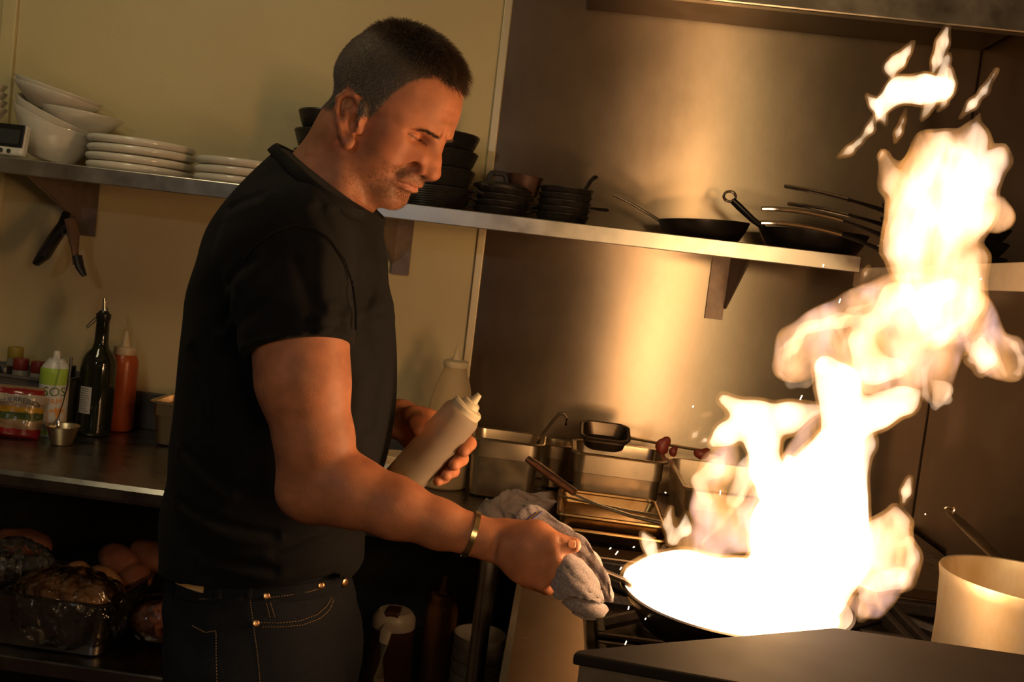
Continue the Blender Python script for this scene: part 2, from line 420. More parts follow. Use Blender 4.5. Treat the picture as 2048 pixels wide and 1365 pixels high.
for ky in (1.06, 1.3, 1.54):
    k = part('knob', MB().lathe([(0.026, 0), (0.026, 0.012), (0.02, 0.016), (0.018, 0.038), (0.0, 0.04)], 20, mat=Matrix.Translation((-0.005, ky, 0.74)) @ Matrix.Rotation(-math.pi/2, 4, 'Y')), MT['iron'], rg)
    part('pointer', MB().box((-0.045, ky-0.003, 0.742), (-0.02, ky+0.003, 0.764)), MT['steel'], k, smooth=False)
for lx in (0.05, 0.86):
    for ly in (1.02, 1.88): part('leg', MB().lathe([(0.022, 0), (0.03, 0.10)], 14, (lx, ly, 0)), MT['steel'], rg)
for gx in (0.10, 0.37, 0.64):
    for gy in (1.02, 1.44):
        x1, y1 = gx+0.255, gy+0.40
        g = part('grate', MB().box((gx, gy, 0.882), (x1, gy+0.014, 0.905)).box((gx, y1-0.014, 0.882), (x1, y1, 0.905)).box((gx, gy+0.014, 0.882), (gx+0.014, y1-0.014, 0.905)).box((x1-0.014, gy+0.014, 0.882), (x1, y1-0.014, 0.905)), MT['iron'], rg, smooth=False, bevel=0.003)
        for q in range(4):
            part('foot', MB().box((gx+0.002+(q % 2)*0.241, gy+0.002+(q//2)*0.386, 0.843), (gx+0.012+(q % 2)*0.241, gy+0.012+(q//2)*0.386, 0.885)), MT['iron'], g, smooth=False)
        cx, cy = (gx+x1)/2, (gy+y1)/2
        for q in range(8):
            a = q*math.pi/4; ca, sa = math.cos(a), math.sin(a)
            r1 = min(0.118/max(abs(ca), 1e-6), 0.19/max(abs(sa), 1e-6))
            p0, p1 = Vector((cx+0.045*ca, cy+0.045*sa, 0.892)), Vector((cx+r1*ca, cy+r1*sa, 0.892))
            part('grate_bar', MB().tube([p0, p1], 0.008, 6, 1.4), MT['iron'], g, smooth=False)
        b = part('burner', MB().lathe([(0.05, 0.845), (0.05, 0.862), (0.04, 0.868), (0.0, 0.868)], 24, (cx, cy, 0)), MT['iron'], rg)

# raised stainless shelf at the near end of the range
MT['guard_dark'] = pbr('guard_dark_reflection', (0.016, 0.013, 0.011), 0.7, 0.0, var=0.15, scale=8, rvar=0.05, spec=0.06)  # dark reflection on the steel top put into a near-black matt colour
gs = thing('plating_shelf', 'dull stainless box shelf with a cut corner, close in front of the burning pan', 'shelf', (0.5, 1.0, 0.6))
pl = [(0.045, 0.945), (0.92, 0.850), (0.92, 1.125), (0.345, 1.135), (0.05, 0.957)]
part('top', MB().rings([[(x, y, 1.048) for x, y in pl], [(x, y, 1.060) for x, y in pl]]), MT['guard_dark'], gs, smooth=False, bevel=0.003)
pin = [(0.053, 0.952), (0.915, 0.859), (0.915, 0.868), (0.058, 0.961)]
part('front_panel', MB().rings([[(x, y, 0.0) for x, y in pin], [(x, y, 1.049) for x, y in pin]]), MT['steel'], gs, smooth=False)
part('support_post', MB().box((0.88, 0.975, 0.92), (0.91, 1.10, 1.049)), MT['steel'], gs, smooth=False)
# ------------------------------------------------------------------ the cook
def skin_material():
    m, N, L, b = nodes('skin')
    a = N.new('ShaderNodeAttribute'); a.attribute_name = 'tone'
    n = N.new('ShaderNodeTexNoise'); n.inputs['Scale'].default_value = 45; n.inputs['Detail'].default_value = 5
    tc = N.new('ShaderNodeTexCoord'); L.new(tc.outputs['Object'], n.inputs['Vector'])
    mr = N.new('ShaderNodeMapRange'); mr.inputs[1].default_value = 0.3; mr.inputs[2].default_value = 0.7; mr.inputs[3].default_value = 0.80; mr.inputs[4].default_value = 1.15
    L.new(n.outputs['Fac'], mr.inputs[0])
    mx = N.new('ShaderNodeVectorMath'); mx.operation = 'MULTIPLY'; L.new(a.outputs['Color'], mx.inputs[0]); L.new(mr.outputs[0], mx.inputs[1])
    L.new(mx.outputs[0], b.inputs['Base Color'])
    n2 = N.new('ShaderNodeTexNoise'); n2.inputs['Scale'].default_value = 420; n2.inputs['Detail'].default_value = 3
    L.new(tc.outputs['Object'], n2.inputs['Vector'])
    bp = N.new('ShaderNodeBump'); bp.inputs['Strength'].default_value = 0.22; bp.inputs['Distance'].default_value = 0.0012
    L.new(n2.outputs['Fac'], bp.inputs['Height']); L.new(bp.outputs[0], b.inputs['Normal'])
    b.inputs['Roughness'].default_value = 0.55; b.inputs['Specular IOR Level'].default_value = 0.35
    b.inputs['Subsurface Weight'].default_value = 0.12; b.inputs['Subsurface Scale'].default_value = 0.006
    b.inputs['Subsurface Radius'].default_value = (1.0, 0.35, 0.2)
    return m
MT['skin'] = skin_material()
MT['shirt'] = pbr('black_cotton', (0.0042, 0.0036, 0.0040), 0.85, var=0.25, scale=60, bump=0.35, bscale=900, sheen=0.02, spec=0.2)
MT['denim'] = pbr('dark_denim', (0.007, 0.008, 0.012), 0.85, var=0.4, scale=300, bump=0.5, bscale=900, spec=0.25)
MT['stitch'] = pbr('tan_thread', (0.26, 0.16, 0.07), 0.8)
MT['copper'] = pbr('copper_rivet', (0.75, 0.42, 0.22), 0.3, 1.0)
MT['hair'] = pbr('short_brown_grey_hair', (0.045, 0.026, 0.015), 0.5, col2=(0.10, 0.075, 0.055), scale=160, spec=0.4)
def attr_mat(name, rough, spec=.4):
    m, N, L, b = nodes(name); a = N.new('ShaderNodeAttribute'); a.attribute_name = 'tone'
    L.new(a.outputs['Color'], b.inputs['Base Color']); b.inputs['Roughness'].default_value = rough; b.inputs['Specular IOR Level'].default_value = spec
    return m
MT['hair_strands'] = attr_mat('short_greying_hair', .5)
MT['beard'] = pbr('short_beard_hair', (0.11, 0.058, 0.032), 0.6, col2=(0.20, 0.13, 0.085), scale=200)

# head frame: x forward, y to the cook's left, z up
HR = np.array(Matrix.Rotation(math.radians(-21), 3, 'Z') @ Matrix.Rotation(math.radians(28.5), 3, 'Y') @ Matrix.Rotation(math.radians(0), 3, 'X'))
HS = 1.0
HT = at(699, 221, 1.335) - HR @ np.array([0.0, -0.074, 0.0])
def H(x, y, z): return HT + HR @ (np.array([x, y, z])*HS)
def head_prims():
    q = []
    a = q.append
    a(P_ell((-.009, 0, .048), (.084, .076, .084)))
    a(P_ell((.026, 0, .052), (.070, .066, .072), k=.03))
    a(P_ell((.040, 0, .000), (.053, .060, .078), k=.03))
    a(P_ell((.058, 0, -.044), (.040, .040, .042), k=.02))
    for s in (-1, 1):
        q.extend(P_chain([(-.004, s*.062, .002), (-.006, s*.057, -.048), (.030, s*.043, -.077), (.070, s*.018, -.095)], [.010, .013, .015, .014], k=.026))
        a(P_ell((.050, s*.043, -.010), (.030, .020, .021), k=.02))
        a(P_ell((.040, s*.045, -.045), (.040, .019, .032), k=.022))
        q.extend(P_chain([(.0840, s*.008, .027), (.0810, s*.026, .030), (.067, s*.047, .027)], [.0120, .0110, .010], k=.012))
    a(P_ell((.079, 0, -.094), (.019, .024, .017), k=.016))
    a(P_ell((.028, 0, -.070), (.056, .046, .026), k=.02))
    # eye sockets, then lids
    for s in (-1, 1):
        a(P_ell((.094, s*.033, .012), (.019, .018, .0105), rot=(0, 0, s*18), op='cut', k=.012))
    # nose
    q.extend(P_chain([(.089, 0, .026), (.096, 0, .010), (.107, 0, -.012), (.1135, 0, -.027)], [.0085, .0075, .0085, .0105], k=.013))
    a(P_sph((.1145, 0, -.030), .0115, k=.008))
    for s in (-1, 1):
        a(P_ell((.101, s*.0145, -.0335), (.0115, .0072, .0085), k=.006))
        a(P_ell((.086, s*.020, -.018), (.02, .012, .02), k=.014))
    a(P_cone((.111, 0, -.040), (.098, 0, -.044), .005, .006, k=.006))
    for s in (-1, 1):
        a(P_ell((.1065, s*.0075, -.0425), (.0062, .0036, .0045), op='cut', k=.002))
        a(P_ell((.099, s*.0245, -.034), (.012, .0025, .009), op='cut', k=.006))
    # mouth
    a(P_ell((.090, 0, -.056), (.015, .026, .014), k=.012))
    q.extend(P_chain([(.1035, 0, -.0590), (.1000, -.012, -.0590), (.089, -.026, -.0645)], [.0046, .0044, .0025], k=.005))
    q.extend(P_chain([(.1035, 0, -.0590), (.1000, .012, -.0590), (.089, .026, -.0645)], [.0046, .0044, .0025], k=.005))
    q.extend(P_chain([(.1010, 0, -.0695), (.0975, -.012, -.0688), (.088, -.024, -.0655)], [.0058, .0055, .003], k=.006))
    q.extend(P_chain([(.1010, 0, -.0695), (.0975, .012, -.0688), (.088, .024, -.0655)], [.0058, .0055, .003], k=.006))
    for s in (-1, 1):
        q.extend(P_chain([(.1085, 0, -.0640), (.1035, s*.014, -.0637), (.0905, s*.0285, -.0662)], [.0016, .0016, .0016], op='cut', k=.0035))
        q.extend(P_chain([(.098, s*.022, -.034), (.0865, s*.0335, -.054)], [.003, .0025], op='cut', k=.010))
    a(P_ell((.103, 0, -.0795), (.010, .02, .0045), op='cut', k=.010))
    # eyes: lids almost shut, looking down
    for s in (-1, 1):
        a(P_sph((.0712, s*.0325, .0115), .0143, k=.004))
        q.extend(P_chain([(.0845, s*.0205, .0095), (.0865, s*.030, .0070), (.0845, s*.040, .0075), (.0765, s*.0465, .0095)], [.0011]*4, op='cut', k=.0015))
        q.extend(P_chain([(.0835, s*.0205, .0165), (.0855, s*.031, .0190), (.078, s*.045, .0165)], [.0012]*3, op='cut', k=.004))
    for z in (.058, .070, .083):
        a(P_cone((.0995-(z-.05)*.12, -.03, z), (.1005-(z-.05)*.12, .03, z+.001), .002, .002, op='cut', k=.006))
    for s in (-1, 1):
        a(P_cone((.0985, s*.006, .030), (.099, s*.007, .043), .0014, .0012, op='cut', k=.005))
    return q
def ear_prims():
    q = []; a = q.append
    for s in (-1, 1):
        def E(x, z, o): return (x*.98+.0195-.36*(z*.82-.0095), s*(.0715+o), z*.82-.0095)
        a(P_ell(E(-.009, .004, .004), (.018, .0075, .030), rot=(0, 8, s*14), k=.008))
        a(P_ell(E(-.011, .006, .0075), (.0205, .005, .030), rot=(0, 8, s*20), k=.006))
        hx = [E(.006, .004, .002), E(.008, .018, .005), E(.004, .031, .010), E(-.007, .0385, .014), E(-.020, .035, .018), E(-.0285, .021, .020), E(-.0285, .004, .018), E(-.022, -.011, .016), E(-.013, -.024, .014), E(-.004, -.034, .012)]
        q.extend(P_chain(hx, [.0036, .004, .0042, .0044, .0046, .0046, .0044, .0042, .0046, .0052], k=.004))
        a(P_ell(E(-.003, -.029, .0095), (.0085, .0062, .0105), k=.004))
        a(P_ell(E(-.0030, -.002, .0170), (.0085, .0120, .0150), op='cut', k=.003))
        q.extend(P_chain([E(-.002, .022, .0155), E(-.010, .027, .018), E(-.0195, .020, .0205), E(-.0205, .003, .0185)], [.0028]*4, op='cut', k=.004))
        q.extend(P_chain([E(-.006, .019, .0105), E(-.0155, .010, .0145), E(-.0155, -.006, .0125), E(-.009, -.017, .009)], [.0030, .0034, .0034, .003], k=.004))
        a(P_ell(E(-.0105, .006, .0015), (.017, .0042, .030), k=.002))
        a(P_ell(E(.0055, -.004, .004), (.0045, .005, .0065), k=.003))
        a(P_cone(E(-.001, -.010, .013), E(.0015, -.014, .013), .003, .002, op='cut', k=.003))
    return q
body = []
WL = np.array([-.20, -.09, -.026, .017, .034, .3], np.float32); WC = np.array([-.22, -.11, -.044, .008, .034, .3], np.float32)
def face_warp(prims):
    out = []
    for p in prims:
        def fn(P, f=p.fn):
            Q = P.copy(); Q[..., 2] = np.interp(P[..., 2], WL, WC); return f(Q)*.85
        lo, hi = p.lo.copy(), p.hi.copy(); lo[2], hi[2] = np.interp([lo[2], hi[2]], WC, WL)
        out.append(Prim(fn, lo, hi, k=p.k, op=p.op))
    return out
body += with_T(face_warp(head_prims())+ear_prims(), HR, HT, HS)
# neck and trunk (the trunk lies inside the shirt)
nb = at(640, 395, 1.40)
body += [P_cone(H(-.012, 0, -.005), at(668, 400, 1.40), .050, .052, k=.025), P_cone(H(.000, 0, -.040), at(664, 402, 1.40), .036, .030, k=.018),
         P_cone(at(690, 262, 1.385), at(648, 338, 1.39), .040, .042, k=.025),
         P_cone(H(-.022, -.058, -.012), at(690, 408, 1.350), .015, .012, k=.016),
         P_cone(at(680, 370, 1.350), at(690, 385, 1.36), .010, .010, k=.015)]
trunk = P_chain([nb, at(580, 560, 1.40), at(570, 800, 1.40), at(530, 1060, 1.40)], [.055, .085, .09, .09], k=.04)
body += trunk
# near (right) arm
S1, E1, W1 = at(585, 505, 1.225), at(626, 968, 1.185), at(985, 1083, 1.19)
body += P_chain([at(600, 480, 1.30), S1, at(600, 670, 1.195), at(606, 760, 1.185), at(628, 880, 1.185)], [.06, .052, .0555, .0535, .0465], k=.02)
body += P_chain([at(630, 880, 1.185), at(640, 962, 1.188)], [.0455, .043], k=.015)
body += P_chain([at(618, 940, 1.19), at(630, 975, 1.19), at(700, 983, 1.178), at(790, 1016, 1.175), at(880, 1050, 1.18), at(945, 1070, 1.186), at(990, 1084, 1.19)], [.036, .041, .0415, .0355, .0275, .0222, .0218], k=.016)
body += [P_ell(at(596, 985, 1.185), (.020, .022, .022), k=.02)]
# near hand: a fist round the cloth and the handle, thumb along the top
def hand_near():
    q = []
    q += [P_cone(W1, at(1045, 1100, 1.186), .0222, .030, k=.012), P_cone(at(1010, 1075, 1.20), at(1070, 1088, 1.20), .022, .024, k=.012),
          P_ell(at(1062, 1112, 1.176), (.036, .017, .038), rot=(0, 14, 0), k=.014)]
    # knuckles and curled fingers (index to little): knuckle, middle joint, tip back towards the palm
    kn = [((1102, 1092), (1128, 1118), (1100, 1140)), ((1108, 1120), (1132, 1140), (1098, 1152)), ((1100, 1144), (1118, 1160), (1088, 1160)), ((1082, 1163), (1094, 1176), (1066, 1168))]
    rr = [.0112, .0112, .0106, .0094]
    for (k0, k1, k2), r in zip(kn, rr):
        p0 = at(*k0, 1.170); p1 = at(*k1, 1.205); p2 = at(*k2, 1.228); p3 = at(k2[0]-16, k2[1]-2, 1.212)
        q += P_chain([at(1042, 1100, 1.180), p0], [.014, r*1.08], k=.010)
        q += P_chain([p0, p1, p2, p3], [r*1.05, r*.95, r*.85, r*.75], k=.004)
    # thumb
    q += P_chain([at(1030, 1080, 1.192), at(1072, 1075, 1.184), at(1100, 1086, 1.178)], [.0185, .0165, .0130], k=.012)
    q += P_chain([at(1096, 1085, 1.178), at(1122, 1090, 1.176), at(1147, 1091, 1.177)], [.0120, .0108, .0094], k=.006)
    
    return q
body += hand_near()
body += [P_cone(at(1002, 1046, 1.166), at(983, 1118, 1.166), .0022, .002, op='cut', k=.008),
         P_cone(at(1120, 1076, 1.1655), at(1119, 1104, 1.1650), .0008, .0008, op='cut', k=.003)]
# far (left) arm: from the shoulder behind the trunk to the bottle
S2, E2, W2 = at(600, 500, 1.585), at(610, 850, 1.60), at(800, 838, 1.475)
body += P_chain([at(600, 470, 1.50), S2, at(600, 690, 1.60), E2], [.07, .062, .052, .043], k=.02)
body += P_chain([E2, at(700, 846, 1.535), W2], [.042, .037, .027], k=.015)
BOT_A, BOT_B = at(782, 990, 1.395), at(925, 828, 1.395)     # axis of the bottle in the hand
def hand_far():
    q = [P_cone(W2, at(845, 862, 1.470), .027, .031, k=.012), P_ell(at(850, 868, 1.462), (.040, .020, .036), rot=(0, 40, 0), k=.015)]
    # thumb over the near upper side of the bottle
    q += P_chain([at(808, 836, 1.450), at(828, 832, 1.425), at(836, 848, 1.400), at(838, 860, 1.388)], [.0155, .0135, .0115, .0095], k=.008)
    # fingers behind the bottle, tips round its lower right side
    tips = [((872, 862), (925, 872), (938, 888), (928, 903)), ((862, 884), (915, 905), (922, 918), (909, 930)),
            ((850, 900), (900, 932), (905, 942), (893, 951)), ((838, 905), (880, 946), (888, 955), (876, 963))]
    for (a, b, c, d), r in zip(tips, (.0112, .0114, .0106, .0095)):
        q += P_chain([at(842, 868, 1.466), at(*a, 1.458)], [.014, r*1.15], k=.010)
        q += P_chain([at(*a, 1.458), at(*b, 1.440), at(*c, 1.412), at(*d, 1.385)], [r*1.1, r, r*.95, r*.78], k=.003)
    return q
body += hand_far()
DISP_ARM = None
person = thing('person', 'cook in black t-shirt and dark jeans, holding a flaming pan and a squeeze bottle', 'person', tuple(at(560, 1100, 1.40)*np.array([1, 1, 0])))
HH = 0.0022
V, F = sdf_mesh(body, HH)
bo, V = np_mesh('body', V, F, MT['skin'], person, relax=1)
NV = normals_of(V, F)
L0 = ((V-HT) @ HR)/HS; Lh = L0.copy(); Lh[:, 2] = np.interp(L0[:, 2], WL, WC)                       # head coordinates of every vertex
def sstep(a, b, x): t = np.clip((x-a)/(b-a), 0, 1); return t*t*(3-2*t)
head_on = (Lh[:, 2] > -.13) & (np.abs(Lh[:, 0]) < .16) & (np.abs(Lh[:, 1]) < .11) & (Lh[:, 2] < .16)
def ear_mask(L): return (np.abs(L[:, 1]) > .068+.02*np.clip(L[:, 2]-.01, 0, 1)) & (L[:, 0]+.36*L[:, 2] > -.016) & (L[:, 0]+.36*L[:, 2] < .0235) & (L[:, 2] > -.06) & (L[:, 2] < .026)
def hair_mask(L):
    x, y, z = L[:, 0], np.abs(L[:, 1]), L[:, 2]
    w = nz(L, 120)*.003
    front = .098 - .45*np.clip(y-.015, 0, 1)*1.2 + .0*x                 # height of the front hairline over the brow
    line = np.where(x > .070, front, 0)
    line = np.interp(x, [-.12, -.085, -.05, -.026, -.014, .006, .016, .022, .028, .034, .038, .044, .052, .060, .068, .08, .10],
                        [-.030, -.026, -.020, -.016, .000, .010, -.006, -.006, -.002, .010, .028, .048, .076, .092, .099, .099, .095])
    return z-line-w
hd = np.where(head_on & ~ear_mask(L0), hair_mask(L0), -1.0); hm = hd > -.004
bm_x, bm_y, bm_z = Lh[:, 0], np.abs(Lh[:, 1]), Lh[:, 2]
stub = np.clip(sstep(-.030, -.050, bm_z+nz(Lh, 90)*.006-.25*np.clip(bm_x-.03, 0, .1)*0)*sstep(.010, .035, bm_x)*1.0, 0, 1)*(bm_z > -.13)*head_on
goat = np.exp(-((bm_x-.082)/.03)**2-((bm_z+.085)/.022)**2)
musta = np.exp(-((bm_z+.049)/.007)**2)*(bm_x > .075)*(bm_y < .03)
lips = np.exp(-((bm_z+.0645)/.0065)**2)*(bm_x > .082)*np.clip(1-(bm_y/.027)**4, 0, 1)*head_on
T = np.tile(np.array([0.37, 0.138, 0.066]), (len(V), 1))
T *= (1+0.10*nz(V, 55)[:, None]+.07*nz(V, 140, 2.0)[:, None])
red = np.clip(np.exp(-((bm_z+.015)/.03)**2)*(bm_x > .03)*head_on*0.6+ear_mask(L0)*.5, 0, 1)
T = T*(1-red[:, None]*np.array([0.02, .16, .18]))
st = np.clip(stub*.20+goat*head_on*.36+musta*.35*head_on, 0, .55)*(1-lips)
T = T*(1-st[:, None])+st[:, None]*np.array([0.11, 0.06, 0.035])
T = T*(1-lips[:, None]*.7)+lips[:, None]*.7*np.array([0.38, 0.13, 0.09])
slit = head_on & (np.abs(bm_y-.033) < .015) & (np.abs(bm_z-.0080-.10*(bm_y-.030)) < .0020) & (bm_x > .072)
brow = head_on & (bm_x > .06) & (bm_y > .008) & (bm_y < .043) & (np.abs(bm_z-.0300-.10*np.clip(bm_y-.01, 0, .02)+.5*np.clip(bm_y-.035, 0, 1)) < .0036)
T[slit] *= .45
T[brow] *= .6
hw = sstep(-.003, .007, hd)[:, None]; T = T*(1-hw)+hw*np.array([0.075, 0.050, 0.035])
armhair = (~head_on)
vcol(bo, 'tone', T)

# hair, beard and brows: single hairs
def sample(mask, n, seed):
    r = np.random.RandomState(seed); f = F[mask[F].all(1)]
    if len(f) == 0: return np.zeros((0, 3)), np.zeros((0, 3)), np.zeros((0, 3))
    i = r.randint(0, len(f), n); u, v = r.rand(n, 1), r.rand(n, 1); q = f[i]
    bl = lambda A: (A[q[:, 0]]*(1-u)*(1-v)+A[q[:, 1]]*u*(1-v)+A[q[:, 2]]*u*v+A[q[:, 3]]*(1-u)*v)
    return bl(V), bl(NV), bl(L0)
def wdir(d): return d @ HR.T
def hair():
    r = np.random.RandomState(3)
    P, Nn, L = sample(hm, 34000, 1)
    keep = r.rand(len(P)) < sstep(-.004, .006, hair_mask(L)); P, Nn, L = P[keep], Nn[keep], L[keep]
    x, y, z = L[:, 0], L[:, 1], L[:, 2]
    topw = sstep(.088, .128, z+.10*np.clip(x, -.05, .08)-.25*np.clip(np.abs(y)-.035, 0, 1)+.004*nz(L, 70))
    fr = sstep(.045, .075, x)*sstep(.08, .10, z)
    ln = .0045+.019*topw+.004*topw*sstep(-.02, .06, x); ln *= .6+.6*r.rand(len(P))
    cl = nz(L, 230, 1.0); cl2 = nz(L, 170, 4.0)
    o = np.ones(len(P))
    comb = np.stack([.30*o+.20*topw-.35*fr, -.10*o, -.75*(1-topw)+.05*topw], 1)
    d = Nn*(.60+.55*topw[:, None])+wdir(comb)*.75+wdir(np.stack([.25*cl, .5*cl2, .25*cl2], 1))*(.3+.7*topw[:, None])+r.randn(len(P), 3)*.12
    bend = wdir(np.stack([.10*topw-.10*fr, 0*topw, -.35*topw-.2-.3*fr], 1))*.8
    v, f = strands(P-Nn*.001, d, bend, ln, .00030*(1+.5*r.rand(len(P))), 3)
    grey = np.clip((1-topw)*.55+.25*nz(L, 60)*(1-topw)+.25*(r.rand(len(P)) < .2), 0, 1)
    c = (1-grey[:, None])*np.array([.115, .064, .034])+grey[:, None]*np.array([.27, .22, .18]); c *= (.7+.6*r.rand(len(P), 1))
    return v, f, np.repeat(c, 12, 0)
hv, hf, hc = hair(); ho, _ = np_mesh('hair', hv, hf, MT['hair_strands'], person); vcol(ho, 'tone', hc)
def beard():
    r = np.random.RandomState(5); w = np.clip(stub*.55+goat*head_on*.9+musta*.9*head_on, 0, 1)*(1-lips)
    P, Nn, L = sample(w > .2, 9000, 2)
    x, y, z = L[:, 0], np.abs(L[:, 1]), np.interp(L[:, 2], WL, WC)
    dens = np.clip(np.exp(-((x-.080)/.032)**2-((z+.085)/.024)**2)+np.exp(-((z+.049)/.008)**2)*(x > .075)+.10, 0, 1)
    k = r.rand(len(P)) < dens; P, Nn, L = P[k], Nn[k], L[k]
    d = Nn*.6+wdir(np.tile([.15, 0, -.75], (len(P), 1)))+r.randn(len(P), 3)*.25
    return strands(P, d, d*0, .0013+.0016*r.rand(len(P)), .00016+0*P[:, 0], 1)
hv, hf = beard(); np_mesh('beard', hv, hf, MT['beard'], person)
def brows():
    r = np.random.RandomState(6); P, Nn, L = sample(brow, 420, 4)
    d = Nn*.55+wdir(np.stack([-.3+0*L[:, 0], np.sign(L[:, 1])*.8, .25-8*np.clip(np.abs(L[:, 1])-.03, 0, 1)], 1))+r.randn(len(P), 3)*.15
    return strands(P, d, d*0, (.005+.003*r.rand(len(P)))*np.where(L[:, 1] > 0, .55, 1), .00022+0*P[:, 0], 1)
hv, hf = brows(); np_mesh('eyebrows', hv, hf, MT['hair'], person)
def lashes():
    r = np.random.RandomState(8); n = 60; s = np.where(np.arange(n) % 2 == 0, -1, 1); t = r.rand(n)
    y = .0205+.026*t; x = np.interp(y, [.0205, .030, .040, .0465], [.0852, .0874, .0852, .077]); z = np.interp(np.interp(y, [.0205, .030, .040, .0465], [.0092, .0068, .0072, .0092]), WC, WL)
    P = HT+np.stack([x, s*y, z], 1) @ HR.T
    d = wdir(np.stack([.9+0*x, s*(.2+.5*t), -.5+0*x], 1))+r.randn(n, 3)*.1
    return strands(P, d, wdir(np.tile([.1, 0, .5], (n, 1))), .0045+.002*r.rand(n), .0002+0*x, 2)
hv, hf = lashes(); np_mesh('eyelashes', hv, hf, MT['hair'], person)[0]['kind'] = 'stuff'
# thumbnail
nail = MB(); c0 = at(1143, 1089, 1.1662)
ex = at(1152, 1089, 1.1690)-c0; ez = at(1143, 1080, 1.1680)-c0; ex = ex/np.linalg.norm(ex); ez = ez/np.linalg.norm(ez); en = np.cross(ex, ez)
nail.grid([[c0+ex*(.0052*math.sin(u*1.5))+ez*(.0050*math.sin(v*1.4)*math.sqrt(max(.15, 1-.5*u*u)))+en*(.0012*(1-v*v)) for v in np.linspace(-1, 1, 7)] for u in np.linspace(-1, 1, 9)])
MT['nail'] = pbr('nail', (0.42, 0.17, 0.09), 0.3)
NAIL = nail
# bracelet
bc = at(941, 1068, 1.186); ax = at(985, 1083, 1.19)-at(900, 1055, 1.181); ax /= np.linalg.norm(ax)
u1 = np.cross(ax, (0, 1, 0)); u1 /= np.linalg.norm(u1); v1 = np.cross(ax, u1); br = MB()

rel = V-bc; tt = rel@ax; near = (np.abs(tt) < .006) & (np.linalg.norm(rel, axis=1) < .06)
ang = np.arctan2(rel[near]@v1, rel[near]@u1); rad = np.hypot(rel[near]@v1, rel[near]@u1)
def wrist_r(a):
    m = np.abs((ang-a+math.pi) % (2*math.pi)-math.pi) < .2
    return rad[m].max()+.0008 if m.any() else .025
br.rings([[bc+ax*w+(u1*math.cos(a)+v1*math.sin(a))*(wrist_r(a)+t) for w, t in ((-.0032, 0), (.0032, 0), (.0032, .0016), (-.0032, .0016))] for a in np.linspace(-2.9, 2.9, 60)])
MT['brass'] = pbr('brass_bracelet', (0.62, 0.47, 0.26), 0.28, 1.0)
part('bracelet', br, MT['brass'], person, label='thin metal cuff bracelet')

# t-shirt ------------------------------------------------------------
YC = 1.40
LP = [at(x, y, YC) for x, y in ((612, 268), (592, 300), (552, 332), (500, 388), (450, 452), (424, 512), (404, 590), (393, 680), (381, 780), (364, 900), (350, 1000), (343, 1080), (345, 1140), (350, 1190))]
RP = [at(x, y, YC) for x, y in ((640, 280), (690, 345), (736, 420), (750, 455), (763, 520), (777, 610), (786, 700), (787, 800), (776, 880), (756, 960), (735, 1050), (712, 1150), (706, 1200))]
lz = [p[2] for p in LP][::-1]; lx = [p[0] for p in LP][::-1]; rz = [p[2] for p in RP][::-1]; rx = [p[0] for p in RP][::-1]
def calm(zs, xs, n=160, w=9):
    z = np.linspace(zs[0], zs[-1], n); x = np.interp(z, zs, xs); k = np.hanning(2*w+1); k /= k.sum()
    xp = np.concatenate([2*x[0]-x[w:0:-1], x, 2*x[-1]-x[-2:-w-2:-1]]); return z, np.convolve(xp, k, 'valid')
lz, lx = calm(lz, lx); rz, rx = calm(rz, rx)
CREASES = [[(700, 432), (722, 520), (716, 615)], [(672, 425), (706, 500), (705, 592)], [(712, 640), (736, 760), (722, 870)], [(500, 566), (560, 522)], [(462, 650), (516, 575)], [(520, 650), (600, 596)],
           [(560, 672), (660, 640)], [(398, 700), (440, 800), (436, 860)], [(378, 900), (470, 965)], [(372, 1000), (470, 1040), (560, 1062)], [(560, 1092), (690, 1052)], [(430, 1100), (560, 1130)], [(640, 330), (690, 400)], [(480, 420), (560, 400)], [(640, 520), (672, 610), (676, 670)]]
CREASE_XZ = [[at(x, y, 1.27)[[0, 2]] for x, y in c] for c in CREASES]
zb = [0.85, 0.95, 1.05, 1.20, 1.32, 1.40, 1.46, 1.52, 1.58, 1.64]; wbv = [.165, .166, .160, .168, .182, .182, .165, .13, .085, .06]
def loft_fn(grow):
    def fn(P):
        z = P[..., 2]; a0 = np.interp(z, lz, lx); a1 = np.interp(z, rz, rx)
        cx = (a0+a1)/2; hx = np.maximum((a1-a0)/2, .01)+grow; hy = np.interp(z, zb, wbv)+grow
        X = np.abs(P[..., 0]-cx)/hx; Y = np.abs(P[..., 1]-YC)/hy
        k0 = (X**2.4+Y**2.4)**(1/2.4)
        g = np.sqrt((P[..., 0]-cx)**2+(P[..., 1]-YC)**2)+1e-6
        return (k0-1)*np.where(k0 > .05, g/np.maximum(k0, .05), .1)*.85
    return fn
zt, zbm = max(lz), at(350, 1190, YC)[2]
SB = (np.array([-.75, 1.0, zbm-.02]), np.array([.05, 1.8, zt]))
ARM_D = at(600, 708, 1.19)-at(582, 520, 1.225); ARM_D = ARM_D/np.linalg.norm(ARM_D)
ARM_E = at(600, 700, 1.187)
def folds(P):
    d = 0
    # soft creases: from the armpit towards the chest, and round the waist
    q = (P-at(705, 640, 1.25)).astype(np.float32)
    ang = np.arctan2(q[..., 2], q[..., 0]); rr = np.linalg.norm(q, axis=-1)
    d = d+.0020*np.sin(ang*6+2.2*nz(P, 7))*np.exp(-((rr-.13)/.06)**2)*sstep(.05, .09, rr)
    d = d+.0032*nz(P*np.array([1, .6, .55], np.float32), 30, .7)*.6
    zz = P[..., 2]*55+P[..., 0]*38+2.2*nz(P, 12)
    d = d+.0024*np.sin(zz)*sstep(1.20, 1.0, P[..., 2])
    zz2 = P[..., 2]*60-P[..., 0]*52+2.0*nz(P, 10, 2.0)
    d = d+.0018*np.sin(zz2)*sstep(1.25, 1.42, P[..., 2])
    return d
